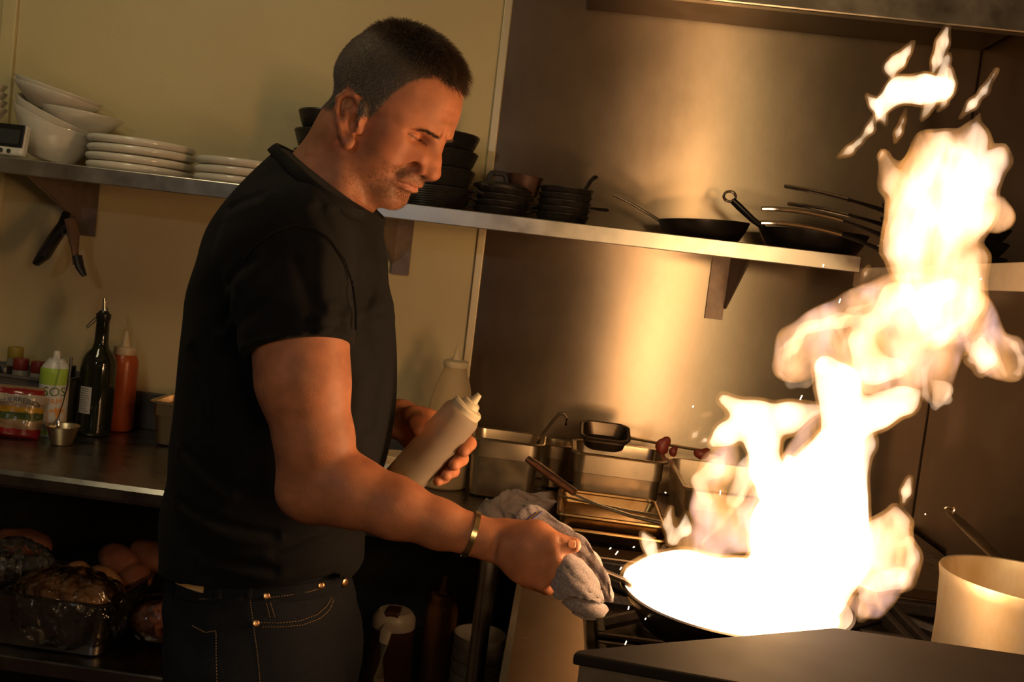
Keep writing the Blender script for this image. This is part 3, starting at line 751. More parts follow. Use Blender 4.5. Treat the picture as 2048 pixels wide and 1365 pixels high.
shirt = [Prim(loft_fn(0), *SB, k=.01)]
shirt += [P_ell(at(583, 475, 1.26), (.072, .085, .080), k=.045), P_ell(at(583, 475, 1.545), (.072, .085, .080), k=.045),
          P_ell(at(722, 440, 1.40), (.030, .075, .030), k=.02), P_ell(at(622, 425, 1.40), (.060, .13, .055), k=.03)]
shirt += [P_cone(at(575, 505, 1.232), at(600, 725, 1.187), .080, .0685, k=.022), P_cone(at(580, 505, 1.57), at(600, 725, 1.61), .078, .066, k=.022)]
shirt += [Prim(folds, *SB, op='disp')]
def crease(c, depth):
    c = [np.array(p, np.float32) for p in c]
    def fn(P):
        q = P[..., [0, 2]]; best = np.full(q.shape[:-1], 1e3, np.float32); side = np.zeros(q.shape[:-1], np.float32)
        for a, b in zip(c[:-1], c[1:]):
            ab = b-a; t = np.clip(((q-a)@ab)/(ab@ab), 0, 1); v = q-a-t[..., None]*ab
            m = np.sqrt((v*v).sum(-1)); s2 = np.sign(v[..., 0]*ab[1]-v[..., 1]*ab[0]); k2 = m < best; best = np.where(k2, m, best); side = np.where(k2, s2, side)
        return sstep(1.40, 1.34, P[..., 1])*depth*(np.exp(-(best/.0055)**2)-.65*np.exp(-((best*side-.012)/.008)**2))
    a = np.array(c); lo, hi = a.min(0)-.022, a.max(0)+.022
    return Prim(fn, (lo[0], 1.08, lo[1]), (hi[0], 1.39, hi[1]), op='disp')
for k_, c_ in enumerate(CREASE_XZ): shirt.append(crease(c_, .0018 if k_ in (5, 6, 14) else .0042))
shirt += [P_half(ARM_E, ARM_D, ARM_E-.0-np.array([.12, .085, .12]), ARM_E+np.array([.09, .072, .12]), op='cut', k=.002)] if False else []
# sleeve ends, neck opening and hem are cut open
def sleeve_cut(E, D, R):
    E, D = A3(E), A3(D)
    def fn(P):
        q = P-E; t = q@D; rad = np.linalg.norm(q-t[..., None]*D, axis=-1)
        return np.maximum(-t, np.maximum(rad-R, t-.09))
    return Prim(fn, E-.13, E+.13, op='cut', k=.001)
shirt += [sleeve_cut(ARM_E, ARM_D, .085)]
shirt += [sleeve_cut(at(600, 705, 1.606), ARM_D, .085)]
c0, c1 = at(583, 301, 1.40), at(738, 420, 1.40)
nn = np.cross(c1-c0, np.array([0, 1, 0.0])); nn = nn*np.sign(nn[2])/np.linalg.norm(nn)
shirt += [P_half((c0+c1)/2, nn, (c0+c1)/2-.3, (c0+c1)/2+.3, op='cut', k=.002)]
HEM = [at(335, 1118, 1.40), at(372, 1134, 1.33), at(406, 1148, 1.29), at(440, 1166, 1.26), at(520, 1181, 1.235), at(600, 1174, 1.245), at(660, 1158, 1.28), at(712, 1140, 1.40)]; h0, h1 = HEM[0], HEM[4]
def hem_fn(P):
    return P[..., 2]-np.interp(P[..., 0], [h[0] for h in HEM], [h[2] for h in HEM])
shirt += [Prim(hem_fn, SB[0]-.1, np.array([.1, 1.9, h0[2]+.06]), op='cut', k=.002)]
# hollow the sleeve mouth and the hem a little so that they read as cloth edges
shirt += [P_cone(ARM_E+ARM_D*.042, ARM_E+ARM_D*.09, .059, .0595, op='cut', k=.002)]
SHH = 0.0036
SV, SF = sdf_mesh(shirt, SHH)
shirt_o, SV = np_mesh('t_shirt', SV, SF, MT['shirt'], person, relax=2)
# collar band, sleeve seam and hems as raised stitched edges
def on_shirt(px, py, out=.0012):
    """point of the shirt surface facing the camera at that direction"""
    d = CF + CR*(px-1024.0)/LENS_PX - CU*(py-682.5)/LENS_PX; d = d/np.linalg.norm(d)
    w = SV-CAM; t = w@d; off = np.linalg.norm(w-t[:, None]*d, axis=1)
    i = np.where(off < .006)[0]
    if len(i) == 0: i = np.argsort(off)[:3]
    return CAM+d*(t[i].min()-out)
def seam(pts, r=.0016, n=40):
    p = np.array([on_shirt(x, y) for x, y in pts]); s = np.linspace(0, len(p)-1, n); k = np.arange(len(p))
    return MB().tube([[np.interp(q, k, p[:, i]) for i in range(3)] for q in s], r, 6)
part('seam', seam([(487, 520), (510, 490), (545, 465), (585, 450), (625, 455), (660, 478), (690, 520), (705, 565), (712, 620), (712, 660)]), MT['shirt'], person)

cm = (c0+c1)/2; rel = SV-cm; sel = (np.abs(rel@nn) < .005); ux = (c1-c0)/np.linalg.norm(c1-c0); uy = np.array([0, 1.0, 0])
aa = np.arctan2(rel[sel]@uy, rel[sel]@ux); ra = np.hypot(rel[sel]@uy, rel[sel]@ux); ring = []
for q in np.linspace(-math.pi, math.pi, 73)[:-1]:
    k = np.abs((aa-q+math.pi) % (2*math.pi)-math.pi) < .12
    ring.append(cm+(ux*math.cos(q)+uy*math.sin(q))*(ra[k].max() if k.any() else .08))
ring = np.array(ring)
for _ in range(3): ring = (np.roll(ring, 1, 0)+2*ring+np.roll(ring, -1, 0))/4
ins = (cm-ring)/np.linalg.norm(cm-ring, axis=1)[:, None]
cb = [[ring[i]-nn*.012-ins[i]*.0035, ring[i]-nn*.003-ins[i]*.0008, ring[i]+nn*.0015+ins[i]*.002, ring[i]+nn*.001+ins[i]*.006, ring[i]-nn*.012+ins[i]*.007] for i in range(72)]
part('collar', MB().rings(cb+[cb[0]], cap0=False, cap1=False), MT['shirt'], person, angle=180)

# jeans ---------------------------------------------------------------
jl = [at(x, y, YC) for x, y in ((352, 1120), (358, 1180), (372, 1250), (385, 1300), (392, 1365))]
jr = [at(x, y, YC) for x, y in ((697, 1120), (697, 1165), (700, 1215), (696, 1290), (690, 1365))]
jz = [p[2] for p in jl][::-1]; jx0 = [p[0] for p in jl][::-1]; jz1 = [p[2] for p in jr][::-1]; jx1 = [p[0] for p in jr][::-1]
def jfn(P):
    z = P[..., 2]; a0 = np.interp(z, jz, jx0); a1 = np.interp(z, jz1, jx1); cx = (a0+a1)/2; hx = (a1-a0)/2; hy = np.interp(z, [.78, .86, .93, 1.0], [.175, .172, .155, .140]); hx = hx-.006*sstep(.90, .95, z)
    X = np.abs(P[..., 0]-cx)/hx; Y = np.abs(P[..., 1]-YC)/hy; k0 = (X**2.5+Y**2.5)**.4
    g = np.sqrt((P[..., 0]-cx)**2+(P[..., 1]-YC)**2)+1e-6
    return np.maximum((k0-1)*g/np.maximum(k0, .05)*.85, np.maximum(z-jz1[-1]-.01, .77-z))
jeans = [Prim(jfn, np.array([-.62, 1.15, .76]), np.array([-.10, 1.65, 1.0]), k=.01)]
hipx = (jx0[0]+jx1[0])/2
for y in (1.31, 1.49):
    jeans += P_chain([(hipx, y, .80), (hipx-.01, y, .48), (hipx-.02, y, .10)], [.108, .078, .060], k=.05)
jeans += [P_half((hipx, 1.4, .06), (0, 0, -1), (hipx-.2, 1.1, -.1), (hipx+.2, 1.7, .1), op='cut', k=.003),
          Prim(lambda P: .0025*nz(P, 38)+.0015*nz(P, 80, 2), np.array([-.65, 1.1, 0.05]), np.array([-.1, 1.7, 1.0]), op='disp')]
JV, JF = sdf_mesh(jeans, .0055)
jeans_o, JV = np_mesh('jeans', JV, JF, MT['denim'], person, relax=1)
def on_jeans(px, py, out=.001):
    d = CF + CR*(px-1024.0)/LENS_PX - CU*(py-682.5)/LENS_PX; d = d/np.linalg.norm(d)
    w = JV-CAM; t = w@d; off = np.linalg.norm(w-t[:, None]*d, axis=1)
    i = np.where(off < .007)[0]
    if len(i) == 0: i = np.argsort(off)[:3]
    return CAM+d*(t[i].min()-out)
def jline(pts, r=.0008, n=36, out=.001):
    p = np.array([on_jeans(x, y, out) for x, y in pts]); k = np.arange(len(p)); kk = np.linspace(0, len(p)-1, n)
    # smooth the surveyed points so that the thread lies calmly on the cloth
    q = np.array([[np.interp(s, k, p[:, i]) for i in range(3)] for s in kk])
    for _ in range(4): q[1:-1] = (q[:-2]+2*q[1:-1]+q[2:])/4
    return q
def stitch(pts, dash=True, **kw):
    q = jline(pts, n=2*int(max(8, sum(math.dist(pts[i], pts[i+1]) for i in range(len(pts)-1))/4.5)), **kw); m = MB()
    for i in range(0, len(q)-1, 2): m.tube([q[i], q[i+1]], .0006, 5)
    return m
for pts in ([(540, 1196), (580, 1191), (620, 1184), (640, 1178)], [(522, 1246), (560, 1247), (600, 1243), (635, 1230), (655, 1212), (664, 1196)],
            [(525, 1255), (565, 1255), (605, 1251), (640, 1238), (660, 1220), (668, 1200)], [(500, 1200), (508, 1260), (515, 1310), (520, 1365)],
            [(362, 1186), (400, 1190), (440, 1188), (490, 1187)], [(366, 1197), (400, 1199), (440, 1198), (490, 1197)],
            [(384, 1252), (410, 1266), (432, 1262), (432, 1310), (434, 1365)], [(533, 1208), (540, 1235)], [(541, 1206), (549, 1234)]):
    part('stitching', stitch(pts), MT['stitch'], person, kind='stuff')
part('waistband', MB().rings([[q+np.array([0, 0, s*.011])+np.array([0, -.0025*t, 0]) for s, t in ((-1, 0), (-1, 1), (1, 1), (1, 0))] for q in jline([(352, 1178), (385, 1186), (440, 1190), (520, 1193), (600, 1186), (660, 1174), (692, 1162)], out=.001)]), MT['denim'], person)
for x in (436, 497):
    part('belt_loop', MB().tube([on_jeans(x, 1178, .004), on_jeans(x, 1198, .005)], .006, 8, .35, up=(0, 1, 0)), MT['denim'], person)
for x, y in ((533, 1193), (642, 1172), (512, 1248)):
    p = on_jeans(x, y, .002); n = (CAM-p)/np.linalg.norm(CAM-p)
    part('rivet', MB().lathe([(.0046, 0), (.0046, .0012), (.003, .002), (.0016, .0018), (.0014, .003), (0, .003)], 16, mat=Matrix.Translation(p) @ Vector(n).to_track_quat('Z', 'Y').to_matrix().to_4x4()), MT['copper'], person)
for x, y in ((687, 1166), (696, 1148)):
    p = on_jeans(x, y, .001)
    part('button', MB().lathe([(.005, 0), (.0065, .002), (.0062, .004), (.004, .005), (0, .0046)], 18, mat=Matrix.Translation(p) @ Vector((.85, -.5, .1)).to_track_quat('Z', 'Y').to_matrix().to_4x4()), MT['copper'], person)
MT['patch'] = pbr('tan_leather', (0.55, 0.34, 0.15), 0.6, var=0.15)
pp = jline([(353, 1158), (372, 1166), (392, 1174), (408, 1177)], out=.004, n=8)
part('leather_patch', MB().rings([[q+np.array([0, -.002*t, s*.006]) for s, t in ((-1, 0), (-1, 1), (1, 1), (1, 0))] for q in pp]), MT['patch'], person)
part('thumbnail', NAIL, MT['nail'], person, solid=.0006)
MT['shoe'] = pbr('black_shoe', (0.015, 0.014, 0.014), 0.5)
for y in (1.31, 1.49):
    sp = [P_ell((hipx+.05, y, .045), (.14, .048, .045)), P_cone((hipx-.02, y, .10), (hipx-.02, y, .05), .052, .055, k=.03), P_half((0, 0, 0.0), (0, 0, -1), (hipx-.3, y-.1, -.1), (hipx+.3, y+.1, .05), op='cut', k=.004)]
    a, b = sdf_mesh(sp, .007); np_mesh('shoe', a, b, MT['shoe'], person)
# ------------------------------------------------------------------ dishes and pans on the shelf
def xat(px, Y, z):
    """X of the spot at depth Y and height z that lies on that column of the photograph"""
    lo, hi = -600.0, 2200.0
    for _ in range(60):
        m = (lo+hi)/2
        if at(px, m, Y)[2] > z: lo = m
        else: hi = m
    return at(px, m, Y)[0]
MT['china'] = pbr('white_china', (0.62, 0.58, 0.50), 0.16, var=0.03, coat=0.3)
MT['melamine'] = pbr('black_ribbed_ware', (0.018, 0.015, 0.014), 0.38, var=0.3, spec=0.5)
MT['plastic_black'] = pbr('black_plastic', (0.012, 0.012, 0.013), 0.3)
MT['plastic_white'] = pbr('white_plastic', (0.62, 0.60, 0.56), 0.4)
MT['rust'] = pbr('browned_iron', (0.075, 0.035, 0.022), 0.5, 0.2, var=0.4, scale=60)
ZS = 1.545
# plates
def plate_parts(r, h):
    b = MB().lathe([(0, 0), (r*.78, 0), (r*.93, .0025), (r*.985, .007), (r, .013), (r*.992, .018), (r*.97, .0205), (r*.94, .020), (r*.85, .013), (r*.58, .010), (0, .009)], 64)
    return b
def plates(px, n, r, label0, group, Y=2.435):
    x = xat(px, Y, ZS); names = ['bottom', 'second', 'third', 'top'] if n == 4 else ['bottom', 'middle', 'top']
    p0 = None
    for k in range(n):
        lab = f'white china plate, {names[k]} one of {label0}'
        if p0 is None:
            p0 = thing('dinner_plate', lab, 'plate', (x, Y, ZS), group=group); part('plate_body', plate_parts(r, .0225), MT['china'], p0, local=True, angle=60)
        else: copy_thing(p0, (x+rnd.uniform(-.003, .003), Y+rnd.uniform(-.004, .004), ZS+k*.0212), (rnd.uniform(-.012, .012), rnd.uniform(-.012, .012), k), lab)
plates(281, 4, .128, 'the stack of four beside the white bowls', 'stack of four plates')
plates(489, 3, .124, "the stack of three behind the cook's shoulder", 'stack of three plates', 2.44)
# white bowls slumped at the left end
def bowl_mb(r, h, foot=.45):
    return MB().lathe([(0, 0), (r*foot, 0), (r*(foot+.12), .006), (r*.80, h*.55), (r, h), (r*1.0, h+.003), (r*.975, h+.002), (r*.76, h*.55+.002), (r*foot, .010), (0, .008)], 56)
def bowl(px, py, Y, r, h, tilt, label, name='serving_bowl', mat='china', yaw=0, tx=0):
    p = at(px, py, Y); b = thing(name, label, 'bowl', p, (math.radians(tx), math.radians(tilt), yaw), 'white bowls at the end of the shelf')
    part('bowl_body', bowl_mb(r, h), MT[mat], b, local=True, angle=50)
    return b
bowl(100, 322, 2.45, .098, .088, 11, 'large white bowl standing behind the kitchen timer, lowest of the white bowls')
bowl(88, 296, 2.455, .105, .072, 21, 'white bowl tipped to the right inside the large white bowl')
bowl(92, 278, 2.46, .106, .068, 22.5, 'second tipped white bowl, nested on the first tipped one')
bowl(158, 268, 2.48, .100, .050, 4, 'shallow white bowl with a pointed rim beside the tipped bowls, above the plates')
bowl(106, 224, 2.47, .106, .046, 12, 'shallow white bowl, lower of the topmost two on the bowl pile')
bowl(108, 216, 2.47, .107, .046, 13, 'shallow white bowl, very top of the bowl pile')
for k in range(4):
    b = bowl(-52, 250-k*16, 2.42, .072, .045, 0, ['cream bowl at the bottom of the nest cut by the picture edge', 'cream bowl, second in the nest cut by the picture edge', 'cream bowl, third in the nest cut by the picture edge', 'cream bowl on top of the nest cut by the picture edge'][k])
# kitchen timer
tm = thing('kitchen_timer', 'small kitchen timer with black screen and white base, standing on the shelf edge', 'timer', at(22, 312, 2.325), (math.radians(-8), 0, math.radians(-4)))
part('case', MB().box((-.042, -.012, 0), (.034, .012, .075)), MT['plastic_white'], tm, local=True, smooth=False, bevel=.006)
part('bezel', MB().box((-.040, -.0145, .019), (.033, -.011, .074)), MT['plastic_black'], tm, local=True, smooth=False, bevel=.002)
MT['lcd'] = pbr('dark_display', (0.035, 0.04, 0.04), 0.15)
part('screen', MB().box((-.033, -.0158, .026), (.024, -.0140, .061)), MT['lcd'], tm, local=True, smooth=False)
for bx in (-.032, -.019, .001): part('button', MB().lathe([(.0052, 0), (.0052, .003), (.004, .004), (0, .004)], 16, mat=Matrix.Translation((bx, -.0115, .009)) @ Matrix.Rotation(math.pi/2, 4, 'X')), MT['lcd'], tm, local=True)
# black ribbed bowls
def ribbed(r, h):
    pr = [(0, 0), (r*.62, 0)]; n = 9
    for i in range(n+1):
        t = i/n; rr = r*(.80+.20*t**.7)
        pr += [(rr, .004+(h-.008)*t), (rr-.0014, .004+(h-.008)*(t+.5/n))]
    pr[-1] = (r*.985, h)
    pr += [(r*.95, h), (r*.93, h-.004), (r*.72, .010), (0, .008)]
    return MB().lathe(pr, 56)
def black_stack(px, Y, hs, names, group):
    x = xat(px, Y, ZS); z = ZS
    for (r, h, dx), lab in zip(hs, names):
        b = thing('black_bowl', lab, 'bowl', (x+dx, Y, z), (rnd.uniform(-.015, .015), rnd.uniform(-.02, .02), 0), group); part('bowl_body', ribbed(r, h), MT['melamine'], b, local=True, angle=50); z += h*.93
black_stack(868, 2.44, [(.092, .056, -.002), (.090, .050, .001), (.092, .046, .002), (.088, .046, .004)], ["black ribbed bowl at the bottom of the stack beside the cook's chin", "black ribbed bowl, second from the bottom beside the cook's mouth", "black ribbed bowl, third from the bottom beside the cook's nose", "black ribbed bowl on top of the stack in front of the cook's brow"], 'black ribbed bowls before the face')
black_stack(650, 2.46, [(.092, .060, 0), (.090, .056, .002), (.090, .053, 0), (.085, .050, 0)], ["black ribbed bowl at the bottom of the stack hidden behind the cook's neck", "black ribbed bowl, second from the bottom behind the cook's neck", "black ribbed bowl, second from the top behind the cook's nape", "black ribbed bowl on top of the stack behind the cook's nape"], 'black ribbed bowls behind the neck')
# cast iron dishes, stack of four with a handled one on top
def dish_mb(r, h, sx=1.0): return MB().lathe([(0, 0), (r*.80, 0), (r*.86, .003), (r*.96, h-.004), (r, h-.002), (r, h), (r*.95, h), (r*.84, .006), (0, .005)], 44, sx=sx)
def arch(p0, p1, hgt, n=12):
    p0, p1 = np.array(p0, float), np.array(p1, float)
    return [p0+(p1-p0)*t+np.array([0, 0, hgt*min(1, 2.6*math.sin(math.pi*t))]) for t in np.linspace(0, 1, n)]
xx = xat(998, 2.41, ZS)
for k in range(4):
    d = thing('iron_dish', ['round black cast iron dish at the bottom of the stack next to the black bowls', 'black cast iron dish, second in the stack next to the black bowls', 'black cast iron dish, third in the stack next to the black bowls', 'black cast iron dish with arched handles, fourth in the stack next to the black bowls'][k], 'dish', (xx+.002*k, 2.41, ZS+k*.0155), (0, 0, .3*k), 'cast iron dishes by the black bowls')
    part('dish_body', dish_mb(.068, .021), MT['iron'], d, local=True)
    for s in (-1, 1): part('handle', MB().tube([(s*.060, -.014, .018), (s*.074, -.014, .021), (s*.080, 0, .022), (s*.074, .014, .021), (s*.060, .014, .018)], .004, 8), MT['iron'], d, local=True)
ld = thing('pot_lid', 'black cast iron lid with an arched handle on the stack next to the black bowls', 'lid', (xx-.004, 2.41, ZS+.0675))
part('lid_plate', MB().lathe([(.066, 0), (.067, .005), (.055, .012), (.02, .016), (0, .016)], 44), MT['iron'], ld, local=True)
part('handle', MB().tube(arch((-.034, 0, .010), (.014, 0, .010), .026), .0042, 8, 1.5), MT['iron'], ld, local=True)
bd = thing('browned_dish', 'brown cast iron dish with flared rim, perched between the two iron stacks', 'dish', (xat(1046, 2.45, ZS+.08), 2.45, ZS+.062), (0, math.radians(3), 0))
part('dish_body', MB().lathe([(0, 0), (.032, 0), (.036, .004), (.043, .040), (.046, .046), (.043, .047), (.034, .008), (0, .006)], 40), MT['rust'], bd, local=True)
# mini skillets
def skillet(k, x, z, a, label, up=0.006):
    d = thing('mini_skillet', label, 'skillet', (x, 2.415, z), (0, 0, a), 'mini skillets in a stack')
    part('pan_body', dish_mb(.066, .024), MT['iron'], d, local=True)
    h = part('handle', MB().tube([(.062, 0, .017), (.075, 0, .018+up*.3), (.095, 0, .018+up*.8), (.112, 0, .019+up), (.118, 0, .019+up)], [.0055, .0055, .0065, .0085, .005], 10, .55), MT['iron'], d, local=True)
    return d
xs = xat(1122, 2.415, ZS)
for k, (a, up, lab) in enumerate([(1.9, .004, 'black mini skillet at the bottom of the skillet stack'), (2.3, .004, 'black mini skillet, second from the bottom of the skillet stack'), (0.42, .0, 'black mini skillet with its handle sticking out to the right, third in the skillet stack'), (2.0, .004, 'black mini skillet, second from the top of the skillet stack'), (.95, .050, 'black mini skillet on top of its stack with the handle raised')]):
    skillet(k, xs+.001*k, ZS+k*.0155, a, lab, up)
# frying pans on the shelf
MT['nonstick'] = pbr('blackened_pan', (0.018, 0.014, 0.012), 0.36, 0.5, var=0.5, scale=30)
def frypan(name, label, loc, r, h, rot, group=None):
    d = thing(name, label, 'pan', loc, rot, group)
    part('pan_body', MB().lathe([(0, 0), (r*.72, 0), (r*.80, .004), (r*.93, h*.6), (r, h), (r*1.005, h+.002), (r*.98, h+.002), (r*.90, h*.6), (r*.77, .007), (0, .005)], 64), MT['nonstick'], d, local=True, angle=50)
    return d
c = at(1403, 496, 2.42)
d = frypan('frying_pan', 'black frying pan with a thin steel handle rising to the left, middle of the shelf', (c[0], 2.42, ZS), .108, .044, (0, math.radians(-3.5), 0))
part('handle', MB().tube([(-.100, 0, .040), (-.125, -.004, .054), (-.180, -.008, .082), (-.212, -.010, .096), (-.220, -.010, .099)], [.0055, .005, .0045, .006, .0055], 10, .7), MT['steel'], d, local=True)
c = at(1632, 520, 2.42)
d = frypan('frying_pan', 'wide black frying pan with a thick black handle, right end of the shelf', (c[0]-.01, 2.44, ZS), .128, .050, (0, math.radians(-1.0), 0))
hd2 = part('handle', MB().tube([(-.118, -.02, .048), (-.150, -.025, .066), (-.185, -.030, .092), (-.205, -.033, .107)], [.009, .0105, .012, .011], 12, .7), MT['plastic_black'], d, local=True)
part('ring_end', MB().tube([(-.212+.014*math.cos(q), -.034, .115+.012*math.sin(q)) for q in np.linspace(0, 2*math.pi, 20)], .0034, 8, up=(0, 1, 0), cap=False), MT['steel_bright'], hd2, local=True)
# stack of steel-handled pans on the shelf over the range
px0, pz = xat(1876, 2.05, 1.53), 1.519
for k, (yaw, rise, lab, bend, L_) in enumerate([(.05, .030, 'dark frying pan with a curved steel handle, bottom of the stack behind the flames', .016, .25), (.03, .030, 'dark frying pan with a curved steel handle, second in the stack behind the flames', .016, .25), (-.62, .040, 'dark frying pan with a thin handle pointing back, third in the stack behind the flames', .006, .22), (-.52, .046, 'dark frying pan with a thin handle, top of the stack behind the flames', .006, .22)]):
    d = frypan('frying_pan', lab, (px0, 2.05, pz+k*.0285), .122, .036, (0, math.radians(1.0), yaw), 'frying pans stacked behind the flames')
    f = lambda t: (-.114-L_*t, 0, .026+rise*t*.8+bend*3.4*t*(1-t))
    h = part('handle', MB().tube([f(t) for t in (0, .1, .22, .34, .44)], [.012, .010, .008, .007, .006], 8, .45), MT['nonstick'], d, local=True)
    for sg in (-1, 1): part('handle_rail', MB().tube([(f(t)[0], sg*.0075*min(1, (1.02-t)*9), f(t)[2]) for t in np.linspace(.36, 1, 14)], .0044, 8), MT['steel_bright'], h, local=True)
# spring clamp hanging from the left bracket
cl = thing('spring_clamp', 'black and brown spring clamp hanging from the left shelf bracket', 'clamp', at(128, 450, 2.50))
def wp(*L): return [at(x, y, Y) for x, y, Y in L]
MT['clamp_brown'] = pbr('worn_brown_wood', (0.13, 0.075, 0.045), 0.6, var=0.3)
part('jaw', MB().tube(wp((133, 425, 2.50), (128, 450, 2.49), (108, 478, 2.48), (88, 510, 2.47), (72, 528, 2.47)), [.010, .024, .028, .027, .014], 10, .6), MT['plastic_black'], cl)
part('spring', MB().tube([at(126+10*math.cos(q), 462+9*math.sin(q), 2.47+.001*q) for q in np.linspace(0, 18, 60)], .0022, 6), MT['steel'], cl)
part('arm', MB().tube(wp((140, 440, 2.49), (147, 470, 2.48), (150, 500, 2.48), (152, 530, 2.48)), [.016, .018, .013, .011], 10, .6), MT['clamp_brown'], cl)
part('grip', MB().tube(wp((155, 512, 2.475), (160, 535, 2.475), (169, 552, 2.475)), [.015, .015, .009], 10, .7), MT['plastic_black'], cl)

# ------------------------------------------------------------------ left worktop
ZC = 0.8875
def text_mb(txt, size, extrude=.0003):
    cu = bpy.data.curves.new('txt', 'FONT'); cu.body = txt; cu.size = size; cu.align_x = 'CENTER'; cu.align_y = 'CENTER'; cu.extrude = extrude; cu.resolution_u = 3
    o = bpy.data.objects.new('txt', cu); COL.objects.link(o); dg = bpy.context.evaluated_depsgraph_get()
    me = bpy.data.meshes.new_from_object(o.evaluated_get(dg)); m = MB(); m.add([v.co for v in me.vertices], [tuple(p.vertices) for p in me.polygons])
    bpy.data.objects.remove(o); bpy.data.meshes.remove(me); bpy.data.curves.remove(cu); return m
def wrap(m, r, z0, a0):
    """bend flat lettering round a cylinder of that radius; a0 is the angle of its middle, -90 degrees faces the room"""
    m.v = [((r+z)*math.cos(a0+x/r), (r+z)*math.sin(a0+x/r), z0+y) for x, y, z in m.v]; return m
def facing(x, Y): return math.atan2(0-Y, 0-x)
# spray can
MT['can_white'] = pbr('can_white', (0.55, 0.56, 0.55), 0.3); MT['can_green'] = pbr('can_green', (0.30, 0.46, 0.06), 0.3); MT['can_text'] = pbr('can_dark_green', (0.10, 0.16, 0.05), 0.4); MT['can_orange'] = pbr('can_orange', (0.62, 0.23, 0.02), 0.4)
x = xat(100, 2.35, ZC); a0 = facing(x, 2.35); r = .0325
cn = thing('spray_can', 'white and green cooking spray can with an orange flower, on the left worktop', 'spray can', (x, 2.35, ZC)); cn.scale = (1.05, 1.05, 1.05)
part('body', MB().lathe([(0, .002), (.030, 0), (r, .004), (r, .148), (.0315, .156)], 40), MT['can_white'], cn, local=True)
part('green_band', MB().lathe([(r+.0002, .122), (r+.0003, .124), (r+.0003, .148), (.0318, .157), (.030, .160)], 40), MT['can_green'], cn, local=True)
part('bottom_band', MB().lathe([(r+.0003, .006), (r+.0003, .016)], 40), MT['can_green'], cn, local=True)
part('dome', MB().lathe([(.0312, .157), (.027, .166), (.021, .173), (.020, .176), (.0185, .177), (.018, .180), (0, .181)], 40), MT['can_white'], cn, local=True)
part('nozzle', MB().lathe([(.0085, .180), (.0080, .190), (.0062, .198), (0, .199)], 16), MT['plastic_white'], cn, local=True)
part('lettering', wrap(text_mb('SOS', .030), r+.0003, .106, a0+.05), MT['can_text'], cn, local=True, smooth=False, kind='stuff')
part('lettering', wrap(text_mb('PAM', .019), r+.0003, .084, a0+.05), MT['can_orange'], cn, local=True, smooth=False, kind='stuff')
fl = MB()
for q in range(14):
    a = q*2*math.pi/14
    fl.add([(0, 0, .0002), (.020*math.cos(a-.17), .020*math.sin(a-.17), .0003), (.026*math.cos(a), .026*math.sin(a), .0004), (.020*math.cos(a+.17), .020*math.sin(a+.17), .0003)], [(0, 1, 2, 3)])
part('flower', wrap(fl, r+.0003, .047, a0+.35), MT['can_orange'], cn, local=True, smooth=False, kind='stuff')
# dark oil bottle with pourer
MT['glass_dark'] = pbr('dark_green_glass', (0.010, 0.012, 0.006), 0.08, coat=0.5); MT['label_grey'] = pbr('paper_label', (0.42, 0.42, 0.41), 0.6); MT['ink'] = pbr('label_ink', (0.06, 0.06, 0.06), 0.6)
x = xat(186, 2.42, ZC); a0 = facing(x, 2.42); r = .041
ob = thing('oil_bottle', 'tall dark glass oil bottle with a steel pourer, beside the spray can', 'bottle', (x, 2.42, ZC)); ob.scale = (1.04, 1.04, 1.06)
part('glass', MB().lathe([(0, .004), (.034, 0), (.040, .004), (r, .012), (r, .165), (.039, .180), (.031, .195), (.020, .206), (.0165, .220), (.0150, .270), (.0160, .272), (.0165, .282), (.0150, .284), (0, .284)], 48), MT['glass_dark'], ob, local=True, angle=60)
lb = MB(); lb.grid([[(r+.0006, 0, z)] for z in (0, 1)]) if False else None
lbm = MB(); lbm.grid([[((r+.0005)*math.cos(a), (r+.0005)*math.sin(a), z) for z in np.linspace(.055, .118, 4)] for a in np.linspace(a0-1.05, a0-.28, 12)])
lbl = part('label', lbm, MT['label_grey'], ob, local=True)
ln = MB()
for q in range(11):
    z = .060+q*.0052
    for a1, a2 in ((a0-.98, a0-.98+.62*(.6+.4*rnd.random())),):
        ln.grid([[((r+.0007)*math.cos(a), (r+.0007)*math.sin(a), zz) for zz in (z, z+.0014)] for a in np.linspace(a1, a2, 6)])
part('print_lines', ln, MT['ink'], lbl, local=True, kind='stuff')
po = part('pourer', MB().lathe([(.0165, .276), (.0172, .278), (.0172, .288), (.012, .292), (.010, .296)], 24), MT['plastic_black'], ob, local=True)
part('spout', MB().tube([(0, 0, .290), (0, 0, .305), (-.001, -.001, .318), (-.002, -.002, .326)], [.0065, .0058, .0040, .0030], 12), MT['steel_bright'], po, local=True)
part('air_tube', MB().tube([(.008, 0, .292), (.009, 0, .304)], .0018, 8), MT['steel_bright'], po, local=True)
part('cap_cord', MB().tube([(-.015, 0, .281), (-.028, -.002, .268), (-.038, -.004, .254), (-.036, -.004, .250), (-.024, -.002, .263), (-.014, 0, .274)], .0011, 6), MT['plastic_black'], ob, local=True)
